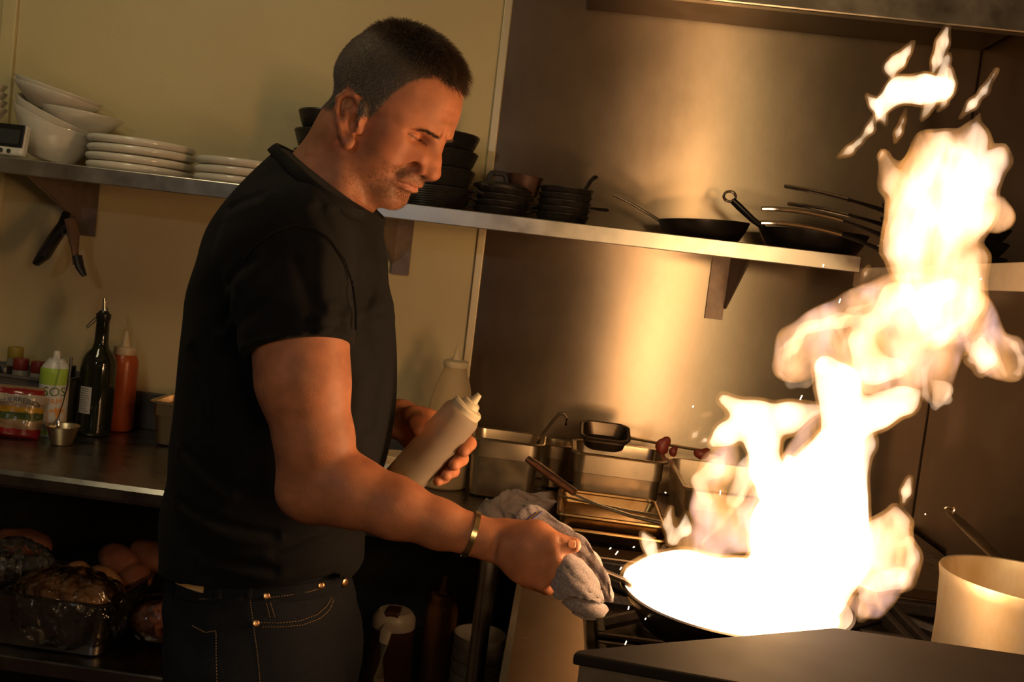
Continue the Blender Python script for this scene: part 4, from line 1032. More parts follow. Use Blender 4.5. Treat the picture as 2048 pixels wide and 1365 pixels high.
# squeeze bottle with orange sauce
def squeeze(name, label, x, Y, z, r, h, col, capcol, trans=.0, fill=.8, cat='bottle'):
    b = thing(name, label, cat, (x, Y, z))
    part('body', MB().lathe([(0, .003), (r*.85, 0), (r, .006), (r, h*.80), (r*.97, h*.86), (r*.80, h*.93), (r*.62, h*.95)], 36), col, b, local=True, angle=60)
    cp = part('cap', MB().lathe([(r*.78, h*.925), (r*.80, h*.935), (r*.80, h*1.0), (r*.74, h*1.02), (r*.36, h*1.03), (r*.30, h*1.06)], 30), capcol, b, local=True)
    part('nozzle', MB().lathe([(r*.30, h*1.05), (r*.26, h*1.10), (r*.15, h*1.20), (0, h*1.215)], 16), capcol, cp, local=True)
    return b
MT['sauce_orange'] = pbr('orange_sauce_bottle', (0.36, 0.075, 0.018), 0.3, col2=(0.25, 0.045, 0.015), scale=8); MT['cap_cream'] = pbr('cream_cap', (0.50, 0.38, 0.24), 0.4)
x = xat(236, 2.51, ZC)
sb = squeeze('sauce_bottle', 'squeeze bottle of orange-red sauce with a cream tip, behind the oil bottle', x, 2.51, ZC, .036, .215, MT['sauce_orange'], MT['cap_cream'])
# steel cup with spoon
x = xat(123, 2.27, ZC)
cu = thing('sauce_cup', 'small flared steel cup in front of the spray can', 'cup', (x, 2.27, ZC)); cu.scale = (1.06, 1.06, 1.06)
part('cup_body', MB().lathe([(0, 0), (.021, 0), (.023, .002), (.034, .038), (.0362, .041), (.0362, .0425), (.0335, .041), (.0215, .004), (0, .003)], 40), MT['steel_used'], cu, local=True, angle=60)
sp = thing('spoon', 'steel spoon leaning out of the small steel cup', 'spoon', at(112, 868, 2.273))
part('spoon_bowl', MB().tube(wp((113, 872, 2.266), (112, 862, 2.264), (112, 852, 2.264), (115, 842, 2.266), (117, 836, 2.268)), [.002, .0075, .0085, .006, .003], 12, .4, up=(0, 1, 0)), MT['steel_bright'], sp)
part('spoon_handle', MB().tube(wp((116, 838, 2.268), (127, 805, 2.278), (136, 770, 2.288), (141, 735, 2.298), (143, 715, 2.303)), [.0022, .0024, .0030, .0036, .0030], 8, .5), MT['steel_dark'], sp)
MT['butter'] = pbr('butter', (0.62, 0.42, 0.18), 0.4)
bt = tag(part('butter_pat', MB().box(tuple(at(106, 858, 2.263)-.008), tuple(at(106, 858, 2.263)+.008)), MT['butter'], smooth=False, bevel=.003), 'pat of yellow butter in the small steel cup', 'butter')
# bag of tortillas with printed front
def bag_mat():
    m, N, L, b = nodes('printed_bag'); tc = N.new('ShaderNodeTexCoord'); sx = N.new('ShaderNodeSeparateXYZ'); L.new(tc.outputs['Object'], sx.inputs[0])
    mr = N.new('ShaderNodeMapRange'); mr.inputs[1].default_value = 0; mr.inputs[2].default_value = .118; L.new(sx.outputs[2], mr.inputs[0])
    n = N.new('ShaderNodeTexNoise'); n.inputs['Scale'].default_value = 35; L.new(tc.outputs['Object'], n.inputs[0])
    ad = N.new('ShaderNodeMath'); ad.operation = 'MULTIPLY_ADD'; ad.inputs[1].default_value = .10; L.new(n.outputs[0], ad.inputs[0]); L.new(mr.outputs[0], ad.inputs[2])
    r = N.new('ShaderNodeValToRGB'); r.color_ramp.interpolation = 'CONSTANT'; e = r.color_ramp.elements
    e[0].position = 0; e[0].color = (.22, .010, .010, 1); e[1].position = .25; e[1].color = (.24, .16, .09, 1)
    for p, c in ((.42, (.05, .07, .02, 1)), (.56, (.36, .20, .02, 1)), (.66, (.24, .17, .12, 1)), (.74, (.34, .30, .25, 1)), (.90, (.20, .013, .013, 1)), (1.0, (.25, .16, .10, 1))):
        q = e.new(p); q.color = c
    L.new(ad.outputs[0], r.inputs[0]); L.new(r.outputs[0], b.inputs['Base Color']); b.inputs['Roughness'].default_value = .25; b.inputs['Coat Weight'].default_value = .5
    return m
MT['bag_print'] = bag_mat()
x = xat(18, 2.27, ZC); bg_ = thing('tortilla_bag', 'printed red and yellow plastic bag of tortillas at the left end of the worktop', 'bag', (x, 2.27, ZC), (math.radians(-6), 0, math.radians(10))); bg_.scale = (1.05, 1.05, 1.05)
def pillow(w, h, d, n=22, wr=.004):
    P = []
    for i in range(n+1):
        u = -1+2*i/n; row = []
        for j in range(n+1):
            v = -1+2*j/n; t = max(0, (1-u**4)*(1-v**4))**.5
            row.append((u*w*(1-.06*v*v), -t*d-wr*math.sin(7*u+5*v)*math.sin(6*v-3*u)*t, (v+1)/2*h))
        P.append(row)
    Q = [[(a, -.25*b, c) for a, b, c in r] for r in P]
    m = MB().grid(P); m.add([p for r in Q for p in r], [(i*(n+1)+j, i*(n+1)+j+1, (i+1)*(n+1)+j+1, (i+1)*(n+1)+j) for i in range(n) for j in range(n)]); return m
part('film', pillow(.068, .118, .030), MT['bag_print'], bg_, local=True, angle=180)
t = text_mb('GUERRERO', .0165, .0004); t.v = [(x+.022, -.0385-z+30*max(0, abs(x+.022)-.035)**2, .089+y-x*x*7.0) for x, y, z in t.v]
part('lettering', t, MT['ink'], bg_, local=True, smooth=False, kind='stuff')
t = text_mb('TORTILLAS', .009, .0004) if False else None
# bin with red-capped jars behind
MT['bin_grey'] = pbr('grey_bin', (0.10, 0.095, 0.09), 0.5); MT['cap_red'] = pbr('red_cap', (0.17, 0.018, 0.014), 0.4); MT['cap_yellow'] = pbr('yellow_cap', (0.30, 0.21, 0.03), 0.4); MT['jar_pale'] = pbr('pale_jar', (0.22, 0.20, 0.16), 0.35)
xb0, xb1 = xat(-60, 2.47, ZC), xat(150, 2.47, ZC)
bi = thing('storage_bin', 'dark grey plastic bin behind the tortilla bag, holding capped jars', 'bin', ((xb0+xb1)/2, 2.455, ZC))
w = (xb1-xb0)/2
part('bin_body', MB().rings([rrect(w-.01, .085, .015, 0), rrect(w, .095, .015, .125), rrect(w+.006, .101, .015, .128), rrect(w+.006, .101, .015, .134), rrect(w-.004, .091, .015, .134), rrect(w-.014, .081, .015, .006)]), MT['bin_grey'], bi, local=True, angle=40)
for px, Y, m, lab, hh in ((42, 2.42, 'cap_red', 'red-capped jar in the grey bin, left of the other red cap', .160), (78, 2.42, 'cap_red', 'red-capped jar in the grey bin, nearer to the spray can', .158), (30, 2.49, 'cap_yellow', 'yellow-capped jar at the back of the grey bin', .178), (136, 2.44, 'plastic_black', 'black-capped jar in the grey bin beside the oil bottle', .155), (8, 2.40, 'plastic_black', 'black-capped jar at the picture edge in the grey bin', .140)):
    j = thing('jar', lab, 'jar', (xat(px, Y, ZC+.15), Y, ZC+.008), group='jars in the grey bin')
    part('jar_body', MB().lathe([(0, 0), (.019, 0), (.020, .003), (.020, hh-.035), (.017, hh-.025)], 24), MT['jar_pale'], j, local=True)
    part('cap', MB().lathe([(.0185, hh-.028), (.019, hh-.026), (.019, hh-.002), (.018, hh), (0, hh)], 24), MT[m], j, local=True)
# steel food pans
def food_pan(label, x0, x1, y0, y1, z, h, mat='steel_used', rz=0, name='food_pan', inset=.012, rot=None):
    cx, cy, hx, hy = (x0+x1)/2, (y0+y1)/2, (x1-x0)/2, (y1-y0)/2
    d = thing(name, label, 'pan', (cx, cy, z), rot or (0, 0, rz)); i = inset
    part('pan_body', MB().rings([rrect(hx-i-.012, hy-i-.012, .02, 0), rrect(hx-i-.005, hy-i-.005, .024, .005), rrect(hx-i, hy-i, .024, h*.68), rrect(hx-i+.003, hy-i+.003, .024, h*.69), rrect(hx-i+.003, hy-i+.003, .024, h-.003),
         rrect(hx-i+.0015, hy-i+.0015, .024, h-.001), rrect(hx-i-.002, hy-i-.002, .024, h*.67), rrect(hx-i-.008, hy-i-.008, .022, .007)]), MT[mat], d, local=True, angle=35)
    part('rim', MB().rings([rrect(hx-i+.002, hy-i+.002, .024, h-.003), rrect(hx, hy, .026, h-.004), rrect(hx+.001, hy+.001, .026, h-.001), rrect(hx-.002, hy-.002, .026, h+.001), rrect(hx-i+.001, hy-i+.001, .024, h)], cap0=False, cap1=False), MT[mat], d, local=True, angle=35)
    return d
xl = xat(293, 2.37, ZC+.10)
hp = food_pan("deep steel food pan on the left worktop beside the cook's back", xl, xl+.325, 2.37, 2.55, ZC, .112)
MT['red_sauce'] = pbr('red_sauce', (0.30, 0.05, 0.015), 0.25, var=.4, scale=60, bump=.4, bscale=60)
tag(part('red_sauce', MB().rings([rrect(.146, .073, .02, ZC+.080), rrect(.146, .073, .02, ZC+.088)]).xf(Matrix.Translation((xl+.1625, 2.46, .006))), MT['red_sauce'], smooth=False), "red sauce filling the deep steel pan beside the cook's back", 'sauce', kind='stuff')

# ------------------------------------------------------------------ under the worktop, left
ZL = 0.4555
MT['crust'] = pbr('bread_crust', (0.30, 0.13, 0.045), 0.7, col2=(0.46, 0.27, 0.10), scale=22, bump=.6, bscale=120); MT['crust_red'] = pbr('reddish_bread', (0.26, 0.07, 0.03), 0.65, col2=(0.42, 0.17, 0.075), scale=18, bump=.6, bscale=120)
def film_mat():
    m, N, L, b = nodes('clear_film'); out = [n for n in N if n.type == 'OUTPUT_MATERIAL'][0]
    tr = N.new('ShaderNodeBsdfTransparent'); tr.inputs[0].default_value = (.93, .93, .93, 1); gl = N.new('ShaderNodeBsdfGlossy'); gl.inputs['Roughness'].default_value = .05
    fr = N.new('ShaderNodeFresnel'); fr.inputs[0].default_value = 1.7; mx = N.new('ShaderNodeMixShader')
    tc = N.new('ShaderNodeTexCoord'); n = N.new('ShaderNodeTexNoise'); n.inputs['Scale'].default_value = 48; n.inputs['Detail'].default_value = 6; n.inputs['Distortion'].default_value = 2.0; L.new(tc.outputs['Object'], n.inputs[0])
    bp = N.new('ShaderNodeBump'); bp.inputs['Strength'].default_value = .25; bp.inputs['Distance'].default_value = .003; L.new(n.outputs[0], bp.inputs['Height']); L.new(bp.outputs[0], gl.inputs['Normal']); L.new(bp.outputs[0], fr.inputs['Normal'])
    L.new(fr.outputs[0], mx.inputs[0]); L.new(tr.outputs[0], mx.inputs[1]); L.new(gl.outputs[0], mx.inputs[2]); L.new(mx.outputs[0], out.inputs['Surface'])
    return m
MT['film'] = film_mat()
xp0, xp1 = xat(-120, 2.09, ZL+.12), xat(214, 2.09, ZL+.12)
tb = food_pan('dull steel tub on the shelf under the worktop, bread bags spilling over it', xp0, xp1, 2.09, 2.36, ZL, .125, 'steel_counter')
def loaf(px, py, Y, rx, ry, rz_, ang, label, mat='crust'):
    c = at(px, py, Y); pr = [P_ell((0, 0, 0), (rx, ry, rz_)), Prim(lambda P: .004*nz(P, 55, rx*50)+.0015*nz(P, 140), np.array([-rx, -ry, -rz_])*1.1, np.array([rx, ry, rz_])*1.1, op='disp')]
    V_, F_ = sdf_mesh(pr, min(rx, ry, rz_)/7); R_ = np.array(Matrix.Rotation(math.radians(ang), 3, 'Y'))
    o, _ = np_mesh('bread_roll', V_ @ R_.T + c, F_, MT[mat]); return tag(o, label, 'bread', 'bread rolls under the worktop')
loaf(92, 1180, 2.18, .045, .045, .055, 20, 'brown bread roll in the clear bag, left one above the steel tub')
loaf(150, 1165, 2.20, .036, .045, .050, 10, 'pale yellow bread roll in the clear bag, standing in the middle')
loaf(205, 1168, 2.22, .045, .04, .040, 25, 'brown bread roll at the right side of the clear bag')
loaf(185, 1205, 2.17, .045, .04, .032, 15, 'yellowish bread roll low in the clear bag at the rim of the tub')
loaf(120, 1205, 2.16, .05, .04, .03, 10, 'brown bread roll low in the clear bag over the tub')
loaf(238, 1120, 2.36, .05, .05, .036, 15, 'dark bread roll further back above the clear bag', 'crust_red')
loaf(268, 1155, 2.34, .04, .05, .036, 0, 'small dark bread roll further back beside the clear bag', 'crust_red')
loaf(315, 1115, 2.40, .07, .05, .032, 18, "long dark loaf at the back beside the cook's hip", 'crust_red')
loaf(50, 1085, 2.40, .07, .05, .030, 8, 'long reddish loaf at the back left under the worktop', 'crust_red')
loaf(322, 1240, 2.16, .062, .05, .048, -8, "reddish loaf in its own clear bag beside the cook's jeans", 'crust_red')
def film_bag(label, c, r, amp, seed):
    pr = [P_ell((0, 0, 0), r), Prim(lambda P: amp*(np.abs(nz(P, 42, seed))+.7*np.abs(nz(P*np.array([1, 1, .5], np.float32), 95, seed+2))+.30*np.abs(nz(P*np.array([1, .6, 1], np.float32), 210, seed+4))-.6), -np.array(r)*1.3, np.array(r)*1.3, op='disp')]
    V_, F_ = sdf_mesh(pr, min(r)/30); o, _ = np_mesh('plastic_bag', V_+np.array(c), F_, MT['film']); return tag(o, label, 'bag')
film_bag('crumpled clear plastic bag of rolls draped over the steel tub', at(140, 1215, 2.13), (.135, .085, .090), .014, 1.0)
film_bag("clear plastic bag round the reddish loaf beside the cook's jeans", at(321, 1238, 2.16), (.072, .062, .058), .006, 3.0)
film_bag('crumpled clear plastic bag at the picture edge left of the rolls', at(20, 1130, 2.2), (.095, .08, .060), .012, 5.0)

# ------------------------------------------------------------------ under the worktop, behind the cook's hip
MT['brown_plastic'] = pbr('brown_pitcher', (0.05, 0.022, 0.014), 0.35); MT['grey_plastic'] = pbr('grey_lid', (0.34, 0.31, 0.27), 0.4)
x = xat(797, 2.17, .70); h0 = at(797, 1245, 2.17)[2]-ZL
pi = thing('pitcher', "dark brown pitcher with a pale lid and handle, on the shelf behind the cook's hip", 'pitcher', (x, 2.17, ZL))
part('body', MB().lathe([(0, 0), (.052, 0), (.055, .004), (.046, h0*.9), (.045, h0)], 40), MT['brown_plastic'], pi, local=True)
part('lid', MB().lathe([(.044, h0-.012), (.048, h0-.010), (.048, h0+.010), (.042, h0+.020), (.036, h0+.026), (.0, h0+.027)], 40), MT['grey_plastic'], pi, local=True)
part('lid_latch', MB().box((-.016, -.038, h0+.012), (.014, .01, h0+.034)), MT['brown_plastic'], pi, local=True, smooth=False, bevel=.004)
part('handle', MB().tube([(-.004, -.046, h0+.006), (-.005, -.074, h0+.002), (-.006, -.080, h0-.02), (-.008, -.078, h0-.10), (-.010, -.070, h0-.16), (-.010, -.052, h0-.175)], [.013, .0135, .013, .012, .011, .010], 10, .5), MT['grey_plastic'], pi, local=True)
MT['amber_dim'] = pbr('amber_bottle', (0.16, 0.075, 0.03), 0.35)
x = xat(890, 2.2, .70); hh = (at(890, 1192, 2.2)[2]-ZL)
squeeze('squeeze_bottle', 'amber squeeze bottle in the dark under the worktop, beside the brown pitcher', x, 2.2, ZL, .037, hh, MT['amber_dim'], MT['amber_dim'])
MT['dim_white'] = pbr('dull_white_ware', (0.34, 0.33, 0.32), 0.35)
x = xat(962, 2.17, .62); zt_ = at(962, 1290, 2.17)[2]
n = 5
for k in range(n):
    z = zt_-.03-.028*(n-1-k)
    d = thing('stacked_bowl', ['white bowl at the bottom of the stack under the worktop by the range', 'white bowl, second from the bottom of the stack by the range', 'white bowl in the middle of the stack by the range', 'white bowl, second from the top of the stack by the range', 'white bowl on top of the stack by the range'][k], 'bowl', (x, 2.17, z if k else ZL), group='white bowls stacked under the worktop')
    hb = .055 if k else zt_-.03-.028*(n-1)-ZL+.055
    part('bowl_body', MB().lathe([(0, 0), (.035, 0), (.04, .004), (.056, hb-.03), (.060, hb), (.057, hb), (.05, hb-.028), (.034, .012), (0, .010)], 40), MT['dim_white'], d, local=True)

# ------------------------------------------------------------------ right worktop
food_pan('square deep steel pan with a ladle in it, left of the large food pan', xat(932, 2.27, ZC+.13), xat(1088, 2.27, ZC+.13), 2.27, 2.43, ZC, .142)
ld2 = thing('ladle', 'thin ladle with a hooked end sticking out of the square steel pan', 'ladle', at(1085, 872, 2.36))
part('shaft', MB().tube(wp((1050, 930, 2.36), (1085, 870, 2.36), (1108, 840, 2.36), (1118, 829, 2.36), (1128, 828, 2.36), (1134, 837, 2.36), (1131, 851, 2.36)), [.0032, .0034, .0038, .0038, .0036, .0036, .0040], 10), MT['steel_dark'], ld2)
part('ladle_bowl', MB().lathe([(0, 0), (.018, .004), (.03, .018), (.032, .026), (.029, .026), (.016, .008), (0, .004)], 24, tuple(at(1040, 965, 2.36))), MT['steel_used'], ld2)
food_pan('small steel pan at the wall, in the gap between the two larger pans', xat(1078, 2.46, ZC+.1), xat(1150, 2.46, ZC+.1), 2.46, 2.57, ZC, .115)
food_pan('large deep steel food pan against the steel wall, small tray set in its top', xat(1143, 2.21, ZC+.14), xat(1338, 2.21, ZC+.14), 2.21, 2.40, ZC, .148)
food_pan('steel food pan nearest the flames, its left rim running towards the wall', xat(1366, 2.0, ZC+.14), xat(1366, 2.0, ZC+.14)+.26, 2.0, 2.36, ZC, .140)
c = at(1207, 890, 2.30)
food_pan('small dark steel tray tilted in the top of the large food pan', c[0]-.058, c[0]+.058, 2.25, 2.37, c[2]-.002, .035, 'steel_dark', name='tray', rot=(math.radians(12), 0, 0), inset=.008)
MT['red_piece'] = pbr('dark_red_piece', (0.16, 0.025, 0.015), 0.45, var=.3, scale=50)
for px, py, Y, r, lab in ((1325, 893, 2.34, (.016, .012, .020), 'dark red pepper piece, largest one on the rim of the large food pan'), (1347, 903, 2.34, (.009, .01, .012), 'small dark red pepper piece beside the largest one on the pan rim'), (1403, 908, 2.30, (.018, .012, .012), 'dark red pepper piece lying nearest the flames on the pan rim')):
    V_, F_ = sdf_mesh([P_ell((0, 0, 0), r), P_ell((r[0]*.5, 0, r[2]*.6), tuple(q*.6 for q in r), k=.006), Prim(lambda P: .002*nz(P, 160), -np.array(r)*2, np.array(r)*2, op='disp')], .0022)
    tag(np_mesh('pepper_piece', V_+at(px, py, Y), F_, MT['red_piece'])[0], lab, 'pepper', 'red pepper pieces on the pan rim')
MT['dark_tube'] = pbr('dark_tube', (0.04, 0.035, 0.03), 0.4)
ut = thing('tongs', 'steel tongs lying across the rims of the food pans by the pepper pieces', 'tongs', at(1350, 900, 2.36))
for s in (0, .012): part('arm', MB().tube(wp((1258, 876, 2.37+s), (1330, 889, 2.37+s), (1395, 900, 2.37+s), (1440, 910, 2.37+s)), .008, 8, .5), MT['steel_used'], ut)
# baking trays
def tray(label, x0, x1, y0, y1, z, h=.022, mat='steel_used'):
    cx, cy, hx, hy = (x0+x1)/2, (y0+y1)/2, (x1-x0)/2, (y1-y0)/2; d = thing('baking_tray', label, 'tray', (cx, cy, z))
    part('tray_body', MB().rings([rrect(hx-.016, hy-.016, .012, 0), rrect(hx-.006, hy-.006, .016, h-.003), rrect(hx-.008, hy-.008, .016, h-.003), rrect(hx-.018, hy-.018, .012, .0015)]), MT[mat], d, local=True, angle=40)
    part('rolled_rim', MB().rings([rrect(hx-.007+.0045*math.cos(a), hy-.007+.0045*math.cos(a), .017, h-.003+.0045*math.sin(a)) for a in np.linspace(0, 2*math.pi, 9)], cap0=False, cap1=False), MT[mat], d, local=True)
    return d
MT['tray_gold'] = pbr('baked_on_tray', (0.52, 0.38, 0.20), 0.34, 1.0, col2=(0.30, 0.18, 0.08), scale=22, rvar=.08)
xt = xat(1108, 1.965, .93)
tray('baked-brown sheet tray, lower of the two at the back of the range', xt+.012, xt+.232, 1.945, 2.19, .9055, .022, 'tray_gold')
tray('sheet tray holding the turner, upper of the two at the back of the range', xt, xt+.225, 1.95, 2.195, .9285, .026, 'tray_gold')
MT['wood_handle'] = pbr('brown_handle', (0.10, 0.038, 0.018), 0.35, var=.4, scale=30, stretch=(1, 1, 6))
tu = thing('turner', 'long steel turner with a brown handle resting on the upper sheet tray', 'turner', at(1150, 985, 2.05))
part('handle', MB().tube(wp((1055, 918, 2.10), (1075, 932, 2.09), (1110, 958, 2.075), (1150, 986, 2.055)), [.0105, .0135, .0135, .012], 12, .65), MT['wood_handle'], tu)
part('ferrule', MB().tube(wp((1056, 915, 2.092), (1100, 946, 2.072), (1152, 984, 2.048)), [.0022, .0024, .0024], 8), MT['steel_bright'], tu)
part('shaft', MB().tube(wp((1150, 990, 2.05), (1200, 1012, 2.03), (1260, 1032, 2.01), (1340, 1050, 2.0)), [.006, .007, .009, .012], 10, .4), MT['steel'], tu)
part('shaft', MB().tube(wp((1118, 992, 2.09), (1180, 1006, 2.085), (1260, 1022, 2.08), (1345, 1036, 2.07)), [.005, .006, .006, .007], 10, .4), MT['steel'], tu)
# crumpled cloth
MT['rag'] = pbr('grey_rag', (0.15, 0.12, 0.12), 0.9, var=.12, scale=40, bump=.5, bscale=500, sheen=.2)
c = at(1042, 1018, 2.06); c[2] = ZC
def ragf(P):
    w = P*np.array([1.0, .8, 1.1], np.float32)+.030*np.stack([nz(P, 30, 1), nz(P, 34, 3), nz(P, 28, 5)], -1)
    return .030*np.abs(nz(w, 52, 2.0))+.010*np.abs(nz(w, 110, 6.0))-.012
rp = [P_ell((-.005, 0, .018), (.075, .060, .030)), P_ell((.030, .015, .042), (.045, .040, .028), k=.03), P_ell((-.02, -.01, .045), (.035, .040, .024), k=.03), P_ell((-.055, .0, .015), (.04, .03, .022), k=.02), Prim(ragf, (-.14, -.12, -.05), (.14, .12, .12), op='disp'), P_half((0, 0, .001), (0, 0, -1), (-.2, -.2, -.1), (.2, .2, .02), op='cut', k=.002)]
V_, F_ = sdf_mesh(rp, .0028); tag(np_mesh('dish_rag', V_+c, F_, MT['rag'], relax=1)[0], 'crumpled grey dish rag on the worktop behind the flaming pan handle', 'cloth')
# oil jug and tub
def clear_plastic(name, col, dens, rough=.35, trans=.75):
    return pbr(name, col, rough, trans=trans, ior=1.25, spec=.4)
MT['milky'] = pbr('milky_plastic', (0.62, 0.52, 0.36), 0.38, trans=0.62, ior=1.15); MT['oil'] = pbr('yellow_oil', (0.55, 0.36, 0.07), 0.2, trans=0.55, ior=1.2); MT['cap_clear'] = pbr('milky_cap', (0.62, 0.54, 0.38), 0.35, trans=.3, ior=1.2)
x = xat(884, 2.36, ZC); ju = thing('oil_jug', 'tall milky squeeze jug of oil standing by the edge of the steel wall', 'bottle', (x, 2.36, ZC)); r = .058
H_ = at(884, 716, 2.36)[2]-ZC
part('body', MB().lathe([(0, .003), (r*.92, 0), (r, .006), (r*1.0, H_*.45), (r*.92, H_*.62), (r*.70, H_*.80), (r*.47, H_*.93), (r*.42, H_*.96)], 44), MT['milky'], ju, local=True, angle=60)
part('oil', MB().lathe([(0, .005), (r*.93, .005), (r*.95, .012), (r*.95, .052), (0, .052)], 40), MT['oil'], ju, local=True, angle=60)
cp = part('cap', MB().lathe([(r*.50, H_*.94), (r*.52, H_*.95), (r*.52, H_*.985), (r*.42, H_*.995), (r*.22, H_*1.0), (r*.18, H_*1.02)], 30), MT['cap_clear'], ju, local=True)
part('nozzle', MB().lathe([(r*.16, H_*1.01), (r*.12, H_*1.05), (r*.05, H_*1.105), (0, H_*1.11)], 14), MT['cap_clear'], cp, local=True)
x = xat(788, 2.33, ZC); tu2 = thing('deli_tub', "white plastic tub on the worktop behind the cook's left hand", 'tub', (x, 2.33, ZC))
part('body', MB().lathe([(0, 0), (.036, 0), (.040, .004), (.045, .055)], 32), MT['plastic_white'], tu2, local=True)
part('lid', MB().lathe([(.047, .052), (.048, .054), (.048, .066), (.045, .069), (0, .068)], 32), MT['cap_cream'], tu2, local=True)

# ------------------------------------------------------------------ held things
ba, bb = np.array(BOT_A), np.array(BOT_B); bx = (bb-ba); bl_ = np.linalg.norm(bx); bx /= bl_
sq = thing('held_bottle', "milky squeeze bottle of oil tilted in the cook's left hand", 'bottle', ba)
QB = Matrix.Translation(ba) @ Vector(bx).to_track_quat('Z', 'Y').to_matrix().to_4x4(); R_ = .0292
MT['milky_held'] = pbr('milky_bottle', (0.62, 0.50, 0.38), 0.34, trans=0.72, ior=1.12, var=.05, scale=14)
part('body', MB().lathe([(0, -.030), (R_*.85, -.032), (R_, -.026), (R_, bl_*.96), (R_*.98, bl_*.99), (R_*.88, bl_*1.025), (R_*.66, bl_*1.04)], 48, mat=QB), MT['milky_held'], sq, angle=60)
part('oil', MB().lathe([(0, -.027), (R_*.94, -.027), (R_*.95, .035), (0, .042)], 40, mat=QB), MT['oil'], sq, angle=60)
cp = part('cap', MB().lathe([(R_*.80, bl_*1.02), (R_*.83, bl_*1.025), (R_*.83, bl_*1.075), (R_*.74, bl_*1.095), (R_*.50, bl_*1.10), (R_*.44, bl_*1.14), (R_*.36, bl_*1.15)], 36, mat=QB), MT['cap_clear'], sq)
part('nozzle', MB().lathe([(R_*.24, bl_*1.14), (R_*.20, bl_*1.18), (R_*.15, bl_*1.225), (R_*.13, bl_*1.235), (0, bl_*1.235)], 18, mat=QB), MT['cap_clear'], cp)
# flaming pan
PC = at(1470, 1192, 1.295)
fp = thing('flaming_pan', "blackened frying pan of burning oil held over the range", 'pan', PC, (math.radians(2), math.radians(-1), 0))
r = .150
part('pan_body', MB().lathe([(0, -.048), (r*.72, -.048), (r*.80, -.044), (r*.93, -.016), (r, 0), (r*1.005, .002), (r*.98, .003), (r*.90, -.015), (r*.77, -.040), (0, -.043)], 72), MT['nonstick'], fp, local=True, angle=50)
part('handle', MB().tube(wp((1262, 1172, 1.285), (1240, 1157, 1.270), (1205, 1143, 1.245), (1160, 1127, 1.220), (1100, 1112, 1.200), (1070, 1108, 1.195)), [.009, .0095, .0095, .009, .009, .008], 10, .4), MT['steel_dark'], fp)
# folded towel round the handle
MT['terry'] = pbr('grey_terry', (0.19, 0.155, 0.165), 0.95, var=.5, scale=420, bump=.7, bscale=900, sheen=.3)
def cloth(rows, n=26, amp=.0016):
    """smooth sheet through rows of surveyed points"""
    A = np.array([[at(*p) for p in r] for r in rows]); nu, nv = A.shape[:2]
    def cr(P, t):
        m = len(P); i = int(min(max(math.floor(t), 0), m-2)); f = t-i; p = [P[min(max(i+k, 0), m-1)] for k in (-1, 0, 1, 2)]
        return .5*((2*p[1])+(-p[0]+p[2])*f+(2*p[0]-5*p[1]+4*p[2]-p[3])*f*f+(-p[0]+3*p[1]-3*p[2]+p[3])*f**3)
    C_ = [[cr(A[i], t) for t in np.linspace(0, nv-1, n)] for i in range(nu)]
    G = [[cr([C_[i][j] for i in range(nu)], s) for j in range(n)] for s in np.linspace(0, nu-1, n)]
    for i in range(n):
        for j in range(n): G[i][j] = G[i][j]+np.array([0, 1, .3])*amp*math.sin(i*1.1+.6*math.sin(j*.9))*math.sin(j*.8+i*.3)
    return MB().grid(G)
tw = thing('side_towel', "grey terry towel folded round the pan handle in the cook's right hand", 'towel', at(1130, 1110, 1.2))
# layer running behind the thumb, from the upper left over the handle
part('back_fold', cloth([[(1030, 1030, 1.225), (1055, 1013, 1.235), (1075, 1016, 1.245)], [(1040, 1062, 1.212), (1075, 1050, 1.225), (1110, 1040, 1.235)], [(1085, 1092, 1.208), (1120, 1078, 1.218), (1152, 1066, 1.228)], [(1110, 1122, 1.210), (1150, 1105, 1.216), (1182, 1095, 1.224)], [(1130, 1150, 1.214), (1172, 1140, 1.216), (1207, 1135, 1.220)], [(1165, 1190, 1.214), (1195, 1178, 1.216), (1222, 1178, 1.218)], [(1185, 1206, 1.214), (1205, 1204, 1.215), (1226, 1204, 1.216)]]), MT['terry'], tw, solid=.006, angle=180)
MT['stripe_blue'] = pbr('blue_stripe', (0.06, 0.06, 0.16), .9); MT['stripe_tan'] = pbr('tan_stripe', (0.30, 0.17, 0.05), .9)
for k_, m_ in enumerate(('stripe_blue', 'stripe_tan', 'stripe_blue')): part('stripe', MB().tube(wp((1040+k_*6, 1056-k_, 1.206), (1054+k_*6, 1040-k_, 1.213), (1072+k_*6, 1026-k_, 1.224)), .0013, 6), MT[m_], tw)
# flap hanging in front, between thumb and fingers
part('front_flap', cloth([[(1100, 1098, 1.196), (1112, 1096, 1.186), (1135, 1110, 1.188), (1158, 1122, 1.196)], [(1100, 1125, 1.176), (1125, 1120, 1.166), (1155, 1130, 1.172), (1180, 1145, 1.188)], [(1102, 1155, 1.166), (1128, 1150, 1.158), (1162, 1158, 1.164), (1196, 1172, 1.184)], [(1108, 1182, 1.164), (1132, 1178, 1.156), (1168, 1184, 1.160), (1202, 1194, 1.180)], [(1116, 1200, 1.166), (1140, 1192, 1.158), (1172, 1198, 1.162), (1206, 1206, 1.182)]]), MT['terry'], tw, solid=.007, angle=180)
part('rolled_end', MB().tube(wp((1128, 1195, 1.176), (1150, 1205, 1.174), (1178, 1216, 1.178), (1200, 1222, 1.186), (1212, 1216, 1.190)), [.010, .015, .016, .012, .006], 14, .75), MT['terry'], tw)
part('rolled_end', MB().tube(wp((1150, 1216, 1.180), (1172, 1226, 1.182), (1190, 1234, 1.186)), [.010, .011, .006], 12, .8), MT['terry'], tw)
